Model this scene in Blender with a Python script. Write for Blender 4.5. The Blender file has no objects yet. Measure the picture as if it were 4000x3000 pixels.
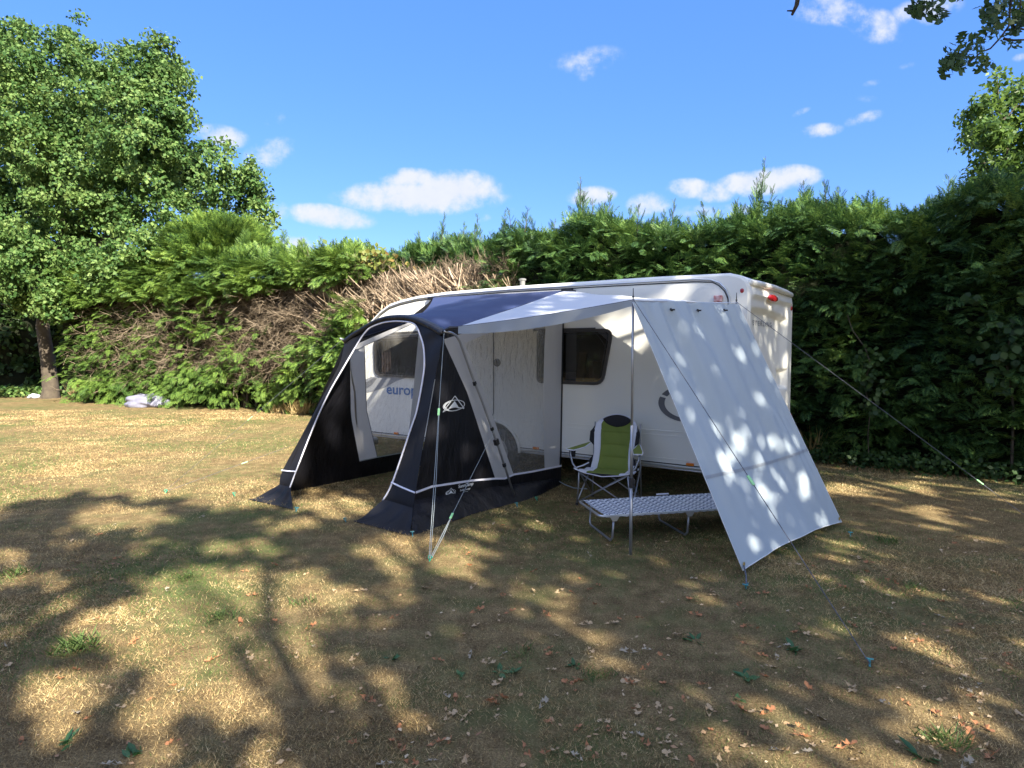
import bpy, bmesh, math, random
import numpy as np
from mathutils import Vector, Matrix, Euler, noise as mnoise

random.seed(7)
rng = np.random.default_rng(7)
rad = math.radians
S = bpy.context.scene
C = S.collection

# ------------------------------------------------------------------ camera
F = 2500.0
CAM_H = 1.72
PITCH = math.atan(136 / F)
cam_d = bpy.data.cameras.new("camera")
cam = bpy.data.objects.new("camera", cam_d)
C.objects.link(cam)
cam.location = (0, 0, CAM_H)
cam.rotation_euler = (math.pi / 2 - PITCH, 0, 0)
cam_d.sensor_width = 36
cam_d.lens = 36 * F / 4000
cam_d.clip_start = 0.05
cam_d.clip_end = 3000
S.camera = cam
S.render.resolution_x = 1024
S.render.resolution_y = 768
S.view_settings.view_transform = 'Standard'
S.view_settings.look = 'None'
S.view_settings.gamma = 1
S.view_settings.exposure = 1.95

# ------------------------------------------------------------------ sky and sun
SUN_EL = rad(35)
TRV = np.array([-0.5, 0.866])                 # direction the light travels over the ground
w = bpy.data.worlds.new("World")
S.world = w
w.use_nodes = True
nt = w.node_tree
nt.nodes.clear()


def N(nt, t, **k):
    n = nt.nodes.new(t)
    for a, b in k.items():
        setattr(n, a, b)
    return n


def mth(nt, op, a, b=None, c=None, clamp=False):
    n = nt.nodes.new('ShaderNodeMath')
    n.operation = op
    n.use_clamp = clamp
    for i, v in enumerate((a, b, c)):
        if v is None:
            continue
        if isinstance(v, (int, float)):
            n.inputs[i].default_value = v
        else:
            nt.links.new(v, n.inputs[i])
    return n.outputs[0]


sky = N(nt, 'ShaderNodeTexSky', sky_type='NISHITA', sun_disc=False)
sky.sun_elevation = SUN_EL
sky.sun_rotation = rad(150)
sky.air_density = 1.0
sky.dust_density = 0.25
sky.ozone_density = 2.5
hs = N(nt, 'ShaderNodeHueSaturation')
hs.inputs['Saturation'].default_value = 1.2
nt.links.new(sky.outputs[0], hs.inputs['Color'])
# clouds: soft blobs at fixed directions of the sky, broken up by noise
tc = N(nt, 'ShaderNodeTexCoord')
sx = N(nt, 'ShaderNodeSeparateXYZ')
nt.links.new(tc.outputs['Generated'], sx.inputs[0])
ysafe = mth(nt, 'MAXIMUM', sx.outputs['Y'], 0.05)
az = mth(nt, 'DIVIDE', sx.outputs['X'], ysafe)
el = mth(nt, 'DIVIDE', sx.outputs['Z'], ysafe)
cvec = N(nt, 'ShaderNodeCombineXYZ')
nt.links.new(az, cvec.inputs[0])
nt.links.new(el, cvec.inputs[1])


def skyxy(px, py):
    a = (px - 2000) / F
    v = -(py - 1500) / F
    y = math.cos(PITCH) + v * math.sin(PITCH)
    return a / y, (v * math.cos(PITCH) - math.sin(PITCH)) / y


CL = [(1640, 770, 300, 62, 0, 1.5), (1780, 745, 170, 70, 0, 1.6), (1600, 700, 110, 40, 0, 1.2), (1400, 770, 90, 35, 0, 1.0),
      (1290, 845, 160, 42, -.12, 1.1), (1060, 600, 105, 55, .2, .8), (870, 530, 105, 38, -.2, .75), (1085, 825, 50, 36, 0, .8),
      (1075, 470, 45, 28, .5, .5), (2300, 235, 140, 48, .15, .55), (2290, 290, 50, 28, .2, .4), (2310, 765, 90, 34, .1, 1.0),
      (2540, 795, 85, 44, .1, 1.05), (2690, 735, 90, 36, 0, 1.0), (2790, 750, 80, 40, 0, 1.0), (2960, 715, 150, 46, .05, 1.5),
      (3080, 690, 120, 42, .05, 1.4), (3195, 512, 92, 27, .12, .85), (3375, 462, 75, 24, .3, .75), (3128, 438, 38, 13, .4, .5),
      (3230, 35, 150, 55, 0, .85), (3420, 100, 110, 60, -.3, .85), (3330, 60, 140, 45, -.1, .8), (3620, 40, 130, 50, .2, .75), (3560, 250, 70, 14, .3, .35),
      (3410, 325, 45, 14, .2, .35), (3400, 385, 65, 18, 0, .35), (3985, 225, 55, 18, .3, .8), (1120, 950, 170, 26, 0, .8),
      (1290, 965, 60, 20, 0, .8), (1880, 850, 40, 18, 0, .45), (2180, 880, 50, 16, 0, .4), (2800, 830, 190, 30, 0, .6), (1990, 820, 30, 12, 0, .35)]
nz = N(nt, 'ShaderNodeTexNoise')
nz.inputs['Scale'].default_value = 20
nz.inputs['Detail'].default_value = 10
nz.inputs['Roughness'].default_value = .6
nt.links.new(cvec.outputs[0], nz.inputs['Vector'])
nz2 = N(nt, 'ShaderNodeTexNoise')
nz2.inputs['Scale'].default_value = 9
nz2.inputs['Detail'].default_value = 4
nt.links.new(cvec.outputs[0], nz2.inputs['Vector'])
field = None
for (px, py, rx, ry, rot, st) in CL:
    cx, cy = skyxy(px, py)
    ca, sa = math.cos(rot), math.sin(rot)
    rx, ry = rx / F * 1.25, ry / F * 1.3
    dx = mth(nt, 'SUBTRACT', az, cx)
    dy = mth(nt, 'SUBTRACT', el, cy)
    a = mth(nt, 'ADD', mth(nt, 'MULTIPLY', dx, ca / rx), mth(nt, 'MULTIPLY', dy, sa / rx))
    b = mth(nt, 'ADD', mth(nt, 'MULTIPLY', dx, -sa / ry), mth(nt, 'MULTIPLY', dy, ca / ry))
    r2 = mth(nt, 'ADD', mth(nt, 'MULTIPLY', a, a), mth(nt, 'MULTIPLY', b, b))
    f = mth(nt, 'MULTIPLY', mth(nt, 'SUBTRACT', 1.0, r2, clamp=True), st)
    field = f if field is None else mth(nt, 'MAXIMUM', field, f)
nn = mth(nt, 'MULTIPLY', mth(nt, 'SUBTRACT', nz.outputs['Fac'], .5), 3.2)
nn2 = mth(nt, 'MULTIPLY', mth(nt, 'SUBTRACT', nz2.outputs['Fac'], .5), 1.0)
dens = mth(nt, 'ADD', field, mth(nt, 'MULTIPLY', mth(nt, 'ADD', nn, nn2), mth(nt, 'MINIMUM', mth(nt, 'MULTIPLY', field, 2.2), 1.0)))
mr = N(nt, 'ShaderNodeMapRange', interpolation_type='SMOOTHSTEP')
mr.inputs['From Min'].default_value = .12
mr.inputs['From Max'].default_value = 1.35
mr.inputs['To Max'].default_value = .97
nt.links.new(dens, mr.inputs['Value'])
cr = N(nt, 'ShaderNodeMix', data_type='RGBA')
nt.links.new(nz.outputs['Fac'], cr.inputs[0])
SKYK = 0.084
cr.inputs[6].default_value = (.19 / SKYK, .21 / SKYK, .25 / SKYK, 1)
cr.inputs[7].default_value = (.262 / SKYK, .262 / SKYK, .268 / SKYK, 1)
mx = N(nt, 'ShaderNodeMix', data_type='RGBA')
nt.links.new(mr.outputs[0], mx.inputs[0])
evn = N(nt, 'ShaderNodeMix', data_type='RGBA')
evn.inputs[0].default_value = .66
nt.links.new(hs.outputs[0], evn.inputs[6])
evn.inputs[7].default_value = (.033 / SKYK, .088 / SKYK, .30 / SKYK, 1)
nt.links.new(evn.outputs[2], mx.inputs[6])
nt.links.new(cr.outputs[2], mx.inputs[7])
# unseen broken white cloud added over and behind the viewer as fill light
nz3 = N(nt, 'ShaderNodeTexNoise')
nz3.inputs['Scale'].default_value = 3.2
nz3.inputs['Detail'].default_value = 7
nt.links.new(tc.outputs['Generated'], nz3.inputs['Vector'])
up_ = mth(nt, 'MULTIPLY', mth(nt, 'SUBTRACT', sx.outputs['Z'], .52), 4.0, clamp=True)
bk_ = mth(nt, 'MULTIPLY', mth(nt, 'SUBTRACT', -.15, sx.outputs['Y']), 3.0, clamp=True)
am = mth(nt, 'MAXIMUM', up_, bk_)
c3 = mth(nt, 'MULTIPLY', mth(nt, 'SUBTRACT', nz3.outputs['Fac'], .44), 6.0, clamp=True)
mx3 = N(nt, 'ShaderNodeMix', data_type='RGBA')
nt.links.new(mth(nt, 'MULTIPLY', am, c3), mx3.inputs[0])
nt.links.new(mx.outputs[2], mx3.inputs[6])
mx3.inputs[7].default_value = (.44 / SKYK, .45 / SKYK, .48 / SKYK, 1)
bg = N(nt, 'ShaderNodeBackground')
bg.inputs['Strength'].default_value = SKYK
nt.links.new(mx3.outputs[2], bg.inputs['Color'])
wo = N(nt, 'ShaderNodeOutputWorld')
nt.links.new(bg.outputs[0], wo.inputs['Surface'])

sd = bpy.data.lights.new("sun", 'SUN')
sd.energy = 4.4
sd.angle = rad(0.5)
sd.color = (1, .93, .80)
sun = bpy.data.objects.new("sun", sd)
C.objects.link(sun)
tv = Vector((TRV[0] * math.cos(SUN_EL), TRV[1] * math.cos(SUN_EL), -math.sin(SUN_EL)))
sun.rotation_euler = tv.to_track_quat('-Z', 'Y').to_euler()
sun.location = (8, -14, 12)

# ------------------------------------------------------------------ frames and helpers
P0 = np.array([2.49, 6.73])
AA = rad(54.8)
UU = np.array([-math.sin(AA), math.cos(AA)])     # along the caravan towards its nose
NN = np.array([-math.cos(AA), -math.sin(AA)])    # out of its door side
ROT = math.atan2(UU[1], UU[0])


def LW(X, Y, Z=0.0):
    q = P0 + UU * X + NN * Y
    return Vector((q[0], q[1], Z))


def WL(p):
    d = np.array([p[0], p[1]]) - P0
    return float(d @ UU), float(d @ NN), p[2] if len(p) > 2 else 0.0


def ray(px, py):
    a = (px - 2000) / F
    v = -(py - 1500) / F
    return Vector((a, math.cos(PITCH) + v * math.sin(PITCH), v * math.cos(PITCH) - math.sin(PITCH)))


CAMP = Vector((0, 0, CAM_H))


def G(px, py, z=0.0):
    r = ray(px, py)
    return CAMP + r * ((z - CAM_H) / r.z)


def D(px, py, d):
    r = ray(px, py)
    return CAMP + r * (d / r.y)


def HP(px, py, off):
    """point on the vertical plane parallel to the caravan's side"""
    r = ray(px, py)
    n = Vector((NN[0], NN[1], 0))
    q = Vector((P0[0], P0[1], 0)) + n * off
    return CAMP + r * ((q - CAMP).dot(n) / r.dot(n))


def tag(o, label=None, cat=None, group=None, kind=None):
    if label: o['label'] = label
    if cat: o['category'] = cat
    if group: o['group'] = group
    if kind: o['kind'] = kind
    return o


def root(name, label, cat, loc=(0, 0, 0), rotz=0.0, group=None):
    o = bpy.data.objects.new(name, None)
    o.empty_display_size = .1
    C.objects.link(o)
    o.location = loc
    o.rotation_euler = (0, 0, rotz)
    return tag(o, label, cat, group)


class MB:
    def __init__(s):
        s.v = []
        s.f = []

    def add(s, vs, fs):
        b = len(s.v)
        s.v += [tuple(v) for v in vs]
        s.f += [tuple(i + b for i in f) for f in fs]
        return s

    def box(s, c, d, R=None):
        hx, hy, hz = d[0] / 2, d[1] / 2, d[2] / 2
        vs = [Vector((x, y, z)) for x in (-hx, hx) for y in (-hy, hy) for z in (-hz, hz)]
        if R: vs = [R @ v for v in vs]
        vs = [v + Vector(c) for v in vs]
        return s.add(vs, [(0, 1, 3, 2), (4, 6, 7, 5), (0, 4, 5, 1), (2, 3, 7, 6), (0, 2, 6, 4), (1, 5, 7, 3)])

    def tube(s, pts, r, n=8, caps=True, closed=False):
        pts = [Vector(p) for p in pts]
        m = len(pts)
        rs = r if isinstance(r, (list, tuple)) else [r] * m
        up = None
        rings = []
        for i, p in enumerate(pts):
            if closed:
                t = (pts[(i + 1) % m] - pts[i - 1])
            else:
                t = pts[min(i + 1, m - 1)] - pts[max(i - 1, 0)]
            if t.length < 1e-9: t = Vector((0, 0, 1))
            t.normalize()
            if up is None:
                up = Vector((0, 0, 1)) if abs(t.z) < .9 else Vector((1, 0, 0))
            a = t.cross(up)
            if a.length < 1e-6:
                a = t.orthogonal()
            a.normalize()
            up = a.cross(t).normalized()
            rings.append([p + (a * math.cos(q) + up * math.sin(q)) * rs[i] for q in [2 * math.pi * k / n for k in range(n)]])
        b = len(s.v)
        for rg in rings: s.v += [tuple(v) for v in rg]
        for i in range(m if closed else m - 1):
            j = (i + 1) % m
            for k in range(n):
                l = (k + 1) % n
                s.f.append((b + i * n + k, b + i * n + l, b + j * n + l, b + j * n + k))
        if caps and not closed:
            s.f.append(tuple(b + k for k in range(n))[::-1])
            s.f.append(tuple(b + (m - 1) * n + k for k in range(n)))
        return s

    def grid(s, fn, nu, nv, mask=None):
        b = len(s.v)
        for j in range(nv + 1):
            for i in range(nu + 1):
                s.v.append(tuple(fn(i / nu, j / nv)))
        for j in range(nv):
            for i in range(nu):
                if mask and not mask((i + .5) / nu, (j + .5) / nv): continue
                a = b + j * (nu + 1) + i
                s.f.append((a, a + 1, a + nu + 2, a + nu + 1))
        return s

    def ball(s, c, r, n=10, m=7, jit=0.0, seed=0):
        c = Vector(c)
        rr = r if hasattr(r, '__len__') else (r, r, r)

        def fn(u, v):
            th = 2 * math.pi * u
            ph = math.pi * v
            d = Vector((math.sin(ph) * math.cos(th), math.sin(ph) * math.sin(th), -math.cos(ph)))
            k = 1 + jit * mnoise.noise(d * 2.2 + Vector((seed, 0, 0)))
            return c + Vector((d.x * rr[0], d.y * rr[1], d.z * rr[2])) * k
        return s.grid(fn, n, m)

    def build(s, name, mat, parent=None, smooth=False, bevel=0, solid=0, fixn=True, tri=False, merge=False):
        me = bpy.data.meshes.new(name)
        me.from_pydata(s.v, [], s.f)
        if fixn or tri or merge:
            bm = bmesh.new()
            bm.from_mesh(me)
            if merge: bmesh.ops.remove_doubles(bm, verts=bm.verts, dist=1e-4)
            if tri: bmesh.ops.triangulate(bm, faces=bm.faces)
            if fixn: bmesh.ops.recalc_face_normals(bm, faces=bm.faces)
            bm.to_mesh(me)
            bm.free()
        if smooth:
            me.polygons.foreach_set('use_smooth', [True] * len(me.polygons))
        if isinstance(mat, (list, tuple)):
            for m_ in mat: me.materials.append(m_)
        elif mat:
            me.materials.append(mat)
        o = bpy.data.objects.new(name, me)
        C.objects.link(o)
        if parent: o.parent = parent
        if solid:
            q = o.modifiers.new('s', 'SOLIDIFY')
            q.thickness = solid
            q.offset = 0
        if bevel:
            q = o.modifiers.new('b', 'BEVEL')
            q.width = bevel
            q.segments = 2
            q.limit_method = 'ANGLE'
        return o


def scatter(name, pv, pf, M, T, mat, parent=None):
    """merge n transformed copies of a small triangle mesh into ONE mesh (leaves of a crown, grass)"""
    n = len(T)
    pv = np.asarray(pv, float)
    pf = np.asarray(pf, int)
    V = np.einsum('nij,kj->nki', M, pv) + T[:, None, :]
    k = len(pv)
    Fc = (pf[None] + (np.arange(n) * k)[:, None, None]).reshape(-1, 3)
    V = V.reshape(-1, 3)
    me = bpy.data.meshes.new(name)
    me.vertices.add(len(V))
    me.vertices.foreach_set('co', V.ravel().astype(np.float32))
    me.loops.add(len(Fc) * 3)
    me.loops.foreach_set('vertex_index', Fc.ravel().astype(np.int32))
    me.polygons.add(len(Fc))
    me.polygons.foreach_set('loop_start', np.arange(0, len(Fc) * 3, 3, dtype=np.int32))
    me.polygons.foreach_set('loop_total', np.full(len(Fc), 3, dtype=np.int32))
    me.update(calc_edges=True)
    me.materials.append(mat)
    o = bpy.data.objects.new(name, me)
    C.objects.link(o)
    if parent: o.parent = parent
    return o


def frames(y, z):
    """rotation matrices with local Y along y and local Z near z"""
    y = y / (np.linalg.norm(y, axis=1, keepdims=True) + 1e-9)
    x = np.cross(y, z)
    x /= (np.linalg.norm(x, axis=1, keepdims=True) + 1e-9)
    z2 = np.cross(x, y)
    return np.stack([x, y, z2], axis=2)


def vnoise(x, y, seed=0):
    """smooth 2D value noise in 0..1, vectorised"""
    def h(i, j):
        q = np.sin(i * 127.1 + j * 311.7 + seed * 74.7) * 43758.5453
        return q - np.floor(q)
    x = np.asarray(x, float); y = np.asarray(y, float)
    i = np.floor(x); j = np.floor(y)
    fx = x - i; fy = y - j
    fx = fx * fx * (3 - 2 * fx); fy = fy * fy * (3 - 2 * fy)
    return (h(i, j) * (1 - fx) + h(i + 1, j) * fx) * (1 - fy) + (h(i, j + 1) * (1 - fx) + h(i + 1, j + 1) * fx) * fy


# ------------------------------------------------------------------ materials
def mat(name, col, rough=.6, metal=0, spec=.5, bump=None, var=None, coat=0, trans=0, sheen=0):
    """bump=(scale, strength, detail, stretch) noise bump; var=(scale, amount, colour2) mottling; trans = share of translucency"""
    m = bpy.data.materials.new(name)
    m.use_nodes = True
    t = m.node_tree
    b = t.nodes['Principled BSDF']
    b.inputs['Base Color'].default_value = (*col, 1)
    b.inputs['Roughness'].default_value = rough
    b.inputs['Metallic'].default_value = metal
    b.inputs['Specular IOR Level'].default_value = spec
    b.inputs['Coat Weight'].default_value = coat
    tc = N(t, 'ShaderNodeTexCoord')
    colsock = None
    if var:
        nz = N(t, 'ShaderNodeTexNoise')
        nz.inputs['Scale'].default_value = var[0]
        nz.inputs['Detail'].default_value = 5
        t.links.new(tc.outputs['Object'], nz.inputs['Vector'])
        mp = N(t, 'ShaderNodeMapRange')
        mp.inputs['From Min'].default_value = .3
        mp.inputs['From Max'].default_value = .7
        mp.inputs['To Max'].default_value = var[1]
        t.links.new(nz.outputs['Fac'], mp.inputs['Value'])
        mx = N(t, 'ShaderNodeMix', data_type='RGBA')
        t.links.new(mp.outputs[0], mx.inputs[0])
        mx.inputs[6].default_value = (*col, 1)
        mx.inputs[7].default_value = (*var[2], 1)
        colsock = mx.outputs[2]
        t.links.new(colsock, b.inputs['Base Color'])
    if bump:
        nz = N(t, 'ShaderNodeTexNoise')
        nz.inputs['Scale'].default_value = bump[0]
        nz.inputs['Detail'].default_value = bump[2] if len(bump) > 2 else 3
        mpn = N(t, 'ShaderNodeMapping')
        mpn.inputs['Scale'].default_value = bump[3] if len(bump) > 3 else (1, 1, 1)
        if len(bump) > 4: mpn.inputs['Rotation'].default_value = bump[4]
        t.links.new(tc.outputs['Object'], mpn.inputs[0])
        t.links.new(mpn.outputs[0], nz.inputs['Vector'])
        bp = N(t, 'ShaderNodeBump')
        bp.inputs['Strength'].default_value = bump[1]
        bp.inputs['Distance'].default_value = .02
        t.links.new(nz.outputs['Fac'], bp.inputs['Height'])
        t.links.new(bp.outputs[0], b.inputs['Normal'])
    if trans:
        tr = N(t, 'ShaderNodeBsdfTranslucent')
        tr.inputs['Color'].default_value = (*col, 1)
        if colsock: t.links.new(colsock, tr.inputs['Color'])
        ms = N(t, 'ShaderNodeMixShader')
        ms.inputs[0].default_value = trans
        t.links.new(b.outputs[0], ms.inputs[1])
        t.links.new(tr.outputs[0], ms.inputs[2])
        t.links.new(ms.outputs[0], t.nodes['Material Output'].inputs['Surface'])
    return m


def leafmat(name, cols, trans=.25, nscale=1.2, rough=.55, spec=.35, tcol=None):
    """random colour for every leaf (mesh island), blended with a broad noise over the crown"""
    m = bpy.data.materials.new(name)
    m.use_nodes = True
    t = m.node_tree
    b = t.nodes['Principled BSDF']
    b.inputs['Roughness'].default_value = rough
    b.inputs['Specular IOR Level'].default_value = spec
    g = N(t, 'ShaderNodeNewGeometry')
    tc = N(t, 'ShaderNodeTexCoord')
    nz = N(t, 'ShaderNodeTexNoise')
    nz.inputs['Scale'].default_value = nscale
    nz.inputs['Detail'].default_value = 3
    t.links.new(tc.outputs['Object'], nz.inputs['Vector'])
    f = mth(t, 'ADD', mth(t, 'MULTIPLY', g.outputs['Random Per Island'], .55), mth(t, 'MULTIPLY', mth(t, 'SUBTRACT', nz.outputs['Fac'], .25), .9))
    r = N(t, 'ShaderNodeValToRGB')
    e = r.color_ramp.elements
    while len(e) < len(cols): e.new(.5)
    for i, c in enumerate(cols):
        e[i].position = .1 + .8 * i / (len(cols) - 1)
        e[i].color = (*c, 1)
    t.links.new(f, r.inputs[0])
    t.links.new(r.outputs[0], b.inputs['Base Color'])
    if trans:
        tr = N(t, 'ShaderNodeBsdfTranslucent')
        hv = N(t, 'ShaderNodeHueSaturation')
        hv.inputs['Value'].default_value = 1.5
        hv.inputs['Hue'].default_value = .485
        t.links.new(r.outputs[0], hv.inputs['Color'])
        t.links.new(hv.outputs[0], tr.inputs['Color'])
        ms = N(t, 'ShaderNodeMixShader')
        ms.inputs[0].default_value = trans
        t.links.new(b.outputs[0], ms.inputs[1])
        t.links.new(tr.outputs[0], ms.inputs[2])
        t.links.new(ms.outputs[0], t.nodes['Material Output'].inputs['Surface'])
    return m


def sheetglass(name, tint, gloss, rough, bump):
    m = bpy.data.materials.new(name)
    m.use_nodes = True
    t = m.node_tree
    t.nodes.remove(t.nodes['Principled BSDF'])
    tp = N(t, 'ShaderNodeBsdfTransparent')
    tp.inputs[0].default_value = (*tint, 1)
    gl = N(t, 'ShaderNodeBsdfGlossy')
    gl.inputs['Roughness'].default_value = rough
    fr = N(t, 'ShaderNodeLayerWeight')
    fr.inputs['Blend'].default_value = .5
    tc = N(t, 'ShaderNodeTexCoord')
    fac = mth(t, 'ADD', mth(t, 'MULTIPLY', mth(t, 'POWER', fr.outputs['Facing'], 4.0), .6), gloss + .04, clamp=True)
    if bump:
        mp = N(t, 'ShaderNodeMapping')
        mp.inputs['Scale'].default_value = bump[2]
        mp.inputs['Rotation'].default_value = bump[3]
        t.links.new(tc.outputs['Object'], mp.inputs[0])
        nz = N(t, 'ShaderNodeTexNoise')
        nz.inputs['Scale'].default_value = bump[0]
        nz.inputs['Detail'].default_value = 3
        nz.inputs['Distortion'].default_value = .8
        t.links.new(mp.outputs[0], nz.inputs['Vector'])
        bp = N(t, 'ShaderNodeBump')
        bp.inputs['Strength'].default_value = bump[1]
        bp.inputs['Distance'].default_value = .05
        t.links.new(nz.outputs['Fac'], bp.inputs['Height'])
        t.links.new(bp.outputs[0], gl.inputs['Normal'])
        t.links.new(bp.outputs[0], fr.inputs['Normal'])
    ms = N(t, 'ShaderNodeMixShader')
    t.links.new(fac, ms.inputs[0])
    t.links.new(tp.outputs[0], ms.inputs[1])
    t.links.new(gl.outputs[0], ms.inputs[2])
    out = t.nodes['Material Output']
    if bump:
        # a little haze in the vinyl
        df = N(t, 'ShaderNodeBsdfDiffuse')
        df.inputs[0].default_value = (.52, .50, .46, 1)
        m2 = N(t, 'ShaderNodeMixShader')
        m2.inputs[0].default_value = .17
        t.links.new(ms.outputs[0], m2.inputs[1])
        t.links.new(df.outputs[0], m2.inputs[2])
        t.links.new(m2.outputs[0], out.inputs['Surface'])
    else:
        t.links.new(ms.outputs[0], out.inputs['Surface'])
    return m


M = {}
M['shell'] = mat('caravan_cream', (.87, .855, .78), .32, spec=.5, coat=.2, bump=(60, .04, 2), var=(1.6, .35, (.82, .81, .74)))
M['mould'] = mat('caravan_moulding', (.86, .845, .77), .38, bump=(50, .03, 2), var=(3, .3, (.80, .785, .70)))
M['roofw'] = mat('caravan_roof', (.75, .75, .72), .4, var=(2, .5, (.6, .6, .56)))
M['alu'] = mat('aluminium', (.62, .64, .66), .32, metal=.85)
M['alud'] = mat('dull_steel', (.36, .37, .39), .42, metal=.7, bump=(90, .05, 2))
M['rubber'] = mat('black_rubber', (.015, .015, .017), .55)
M['dark'] = mat('under_dark', (.012, .012, .013), .9)
M['tyre'] = mat('tyre_rubber', (.03, .03, .032), .8, bump=(60, .3, 2))
M['rim'] = mat('wheel_rim', (.55, .56, .58), .35, metal=.6)
M['frame'] = mat('window_frame', (.045, .042, .042), .35)
M['wood'] = mat('interior_wood', (.10, .062, .04), .5, var=(5, .7, (.06, .035, .022)))
M['curtain'] = mat('curtain', (.33, .28, .24), .9, bump=(30, .3, 2, (6, 6, .3)))
M['card'] = mat('cardboard', (.24, .155, .09), .8, var=(4, .6, (.12, .08, .05)))
M['glass'] = sheetglass('tinted_pane', (.30, .28, .29), .07, .02, None)
M['vinyl'] = sheetglass('clear_vinyl', (.93, .93, .92), .08, .10, (18, .8, (1, 1, .5), (0.6, .5, 0)))
M['redl'] = mat('red_lens', (.35, .01, .02), .15, coat=.5, var=(40, .5, (.55, .05, .04)))
M['pinkl'] = mat('red_white_lens', (.5, .12, .11), .2, coat=.5, var=(26, .9, (.75, .6, .58)))
M['oran'] = mat('amber_lens', (.75, .20, .02), .25, coat=.4)
M['grey'] = mat('grey_decal', (.14, .145, .16), .4)
M['lgrey'] = mat('light_grey_decal', (.30, .31, .33), .4)
M['blue'] = mat('blue_decal', (.04, .16, .42), .4)
M['tent'] = mat('navy_nylon', (.012, .012, .015), .58, spec=.32, bump=(5, .55, 4, (1.2, 1.2, .35), (.5, .4, 0)), trans=.03)
M['tentb'] = mat('black_nylon', (.008, .008, .011), .42, spec=.5, bump=(7, 1.6, 4, (1.2, 1.2, .4), (.6, -.5, 0)), trans=.02)
M['roofn'] = mat('blue_roof_nylon', (.030, .045, .115), .6, spec=.4, bump=(3, .3, 3, (.4, 1.6, 1), (0, 0, .5)), trans=.05)
M['greyn'] = mat('grey_nylon', (.56, .555, .55), .55, bump=(7, .5, 4, (1.5, 1.5, .3), (.4, .4, 0)), trans=.25)
M['pipe'] = mat('white_piping', (.78, .78, .86), .55)
M['white'] = mat('white_print', (.80, .83, .84), .5)
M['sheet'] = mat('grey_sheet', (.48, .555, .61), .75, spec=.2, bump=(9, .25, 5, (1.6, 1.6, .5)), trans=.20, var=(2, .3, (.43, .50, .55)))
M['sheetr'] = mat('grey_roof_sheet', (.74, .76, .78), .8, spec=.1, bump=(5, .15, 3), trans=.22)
M['valance'] = mat('thin_grey_cloth', (.42, .46, .50), .6, bump=(9, .3, 3), trans=.35)
M['cord'] = mat('guy_cord', (.05, .055, .07), .7, var=(90, .6, (.2, .2, .24)))
M['cordg'] = mat('grey_guy_cord', (.28, .32, .33), .6)
M['lime'] = mat('lime_slider', (.35, .75, .32), .4)
M['teal'] = mat('teal_peg', (.03, .20, .23), .4)
M['gpeg'] = mat('green_peg', (.02, .36, .22), .4)
M['brass'] = mat('brass', (.5, .36, .12), .35, metal=.9)
M['cgreen'] = mat('olive_green_cloth', (.19, .235, .042), .8, bump=(160, .25, 2), var=(6, .5, (.13, .19, .025)))
M['cwhite'] = mat('white_cloth', (.72, .73, .80), .8, bump=(30, .25, 3))
M['cblack'] = mat('black_cloth', (.012, .011, .014), .8, bump=(120, .2, 2))
M['bark'] = mat('bark', (.055, .042, .03), .9, bump=(14, .9, 5, (1, 1, .3)), var=(6, .9, (.10, .08, .055)))
M['barko'] = mat('oak_bark', (.05, .04, .03), .9, bump=(30, .8, 4))
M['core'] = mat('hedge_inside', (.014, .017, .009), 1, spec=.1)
M['twig'] = leafmat('dead_twig', [(.055, .041, .03), (.16, .122, .083), (.42, .335, .24)], 0, 2, .8, .2)
M['stem'] = leafmat('cut_stem', [(.24, .17, .115), (.40, .305, .215), (.52, .42, .31)], 0, 3, .8, .2)
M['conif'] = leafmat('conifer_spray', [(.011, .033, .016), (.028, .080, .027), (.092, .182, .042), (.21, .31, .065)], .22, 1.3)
M['conifl'] = leafmat('conifer_spray_sunny', [(.016, .042, .016), (.055, .115, .025), (.14, .235, .04), (.28, .38, .075)], .25, 1.3)  # brighter, yellower copy for the left hedge: sunlit look put into the colour
M['maple'] = leafmat('maple_leaf', [(.022, .058, .016), (.055, .122, .030), (.13, .21, .058), (.215, .295, .09)], .28, .8, .6, .25)
M['ash'] = leafmat('ash_leaf', [(.035, .08, .018), (.08, .15, .03), (.14, .22, .04)], .4, 1.5, .45)
M['oak'] = leafmat('oak_leaf', [(.020, .045, .014), (.042, .085, .024), (.07, .125, .03)], .35, 2, .5)
M['dgrass'] = leafmat('dry_grass', [(.070, .045, .022), (.25, .168, .076), (.53, .39, .18), (.74, .58, .32)], .15, 1.6, .7, .25)
M['ggrass'] = leafmat('green_grass', [(.045, .085, .020), (.09, .15, .035), (.18, .23, .07)], .25, 3, .6)
M['straw'] = leafmat('tall_dry_grass', [(.30, .22, .09), (.48, .37, .17), (.62, .50, .27)], .2, 3, .7)
M['weed'] = leafmat('weed_leaf', [(.03, .09, .03), (.05, .13, .04), (.08, .17, .05)], .2, 5, .45)
M['leafo'] = mat('orange_leaf', (.50, .21, .08), .7, var=(30, .8, (.22, .10, .05)), bump=(60, .4, 2))
M['leaft'] = mat('tan_leaf', (.55, .40, .22), .7, var=(30, .8, (.30, .19, .10)), bump=(60, .4, 2))
M['leafp'] = mat('pale_leaf', (.40, .34, .25), .7, var=(30, .7, (.38, .31, .2)), bump=(60, .4, 2))
M['bag'] = mat('grey_plastic', (.20, .20, .26), .35, bump=(9, .7, 4))
M['wlit'] = mat('white_plastic', (.7, .72, .74), .4)

# ground: dried lawn
gm = bpy.data.materials.new('dry_lawn')
gm.use_nodes = True
t = gm.node_tree
b = t.nodes['Principled BSDF']
b.inputs['Roughness'].default_value = .95
b.inputs['Specular IOR Level'].default_value = .1
tc = N(t, 'ShaderNodeTexCoord')


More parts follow.
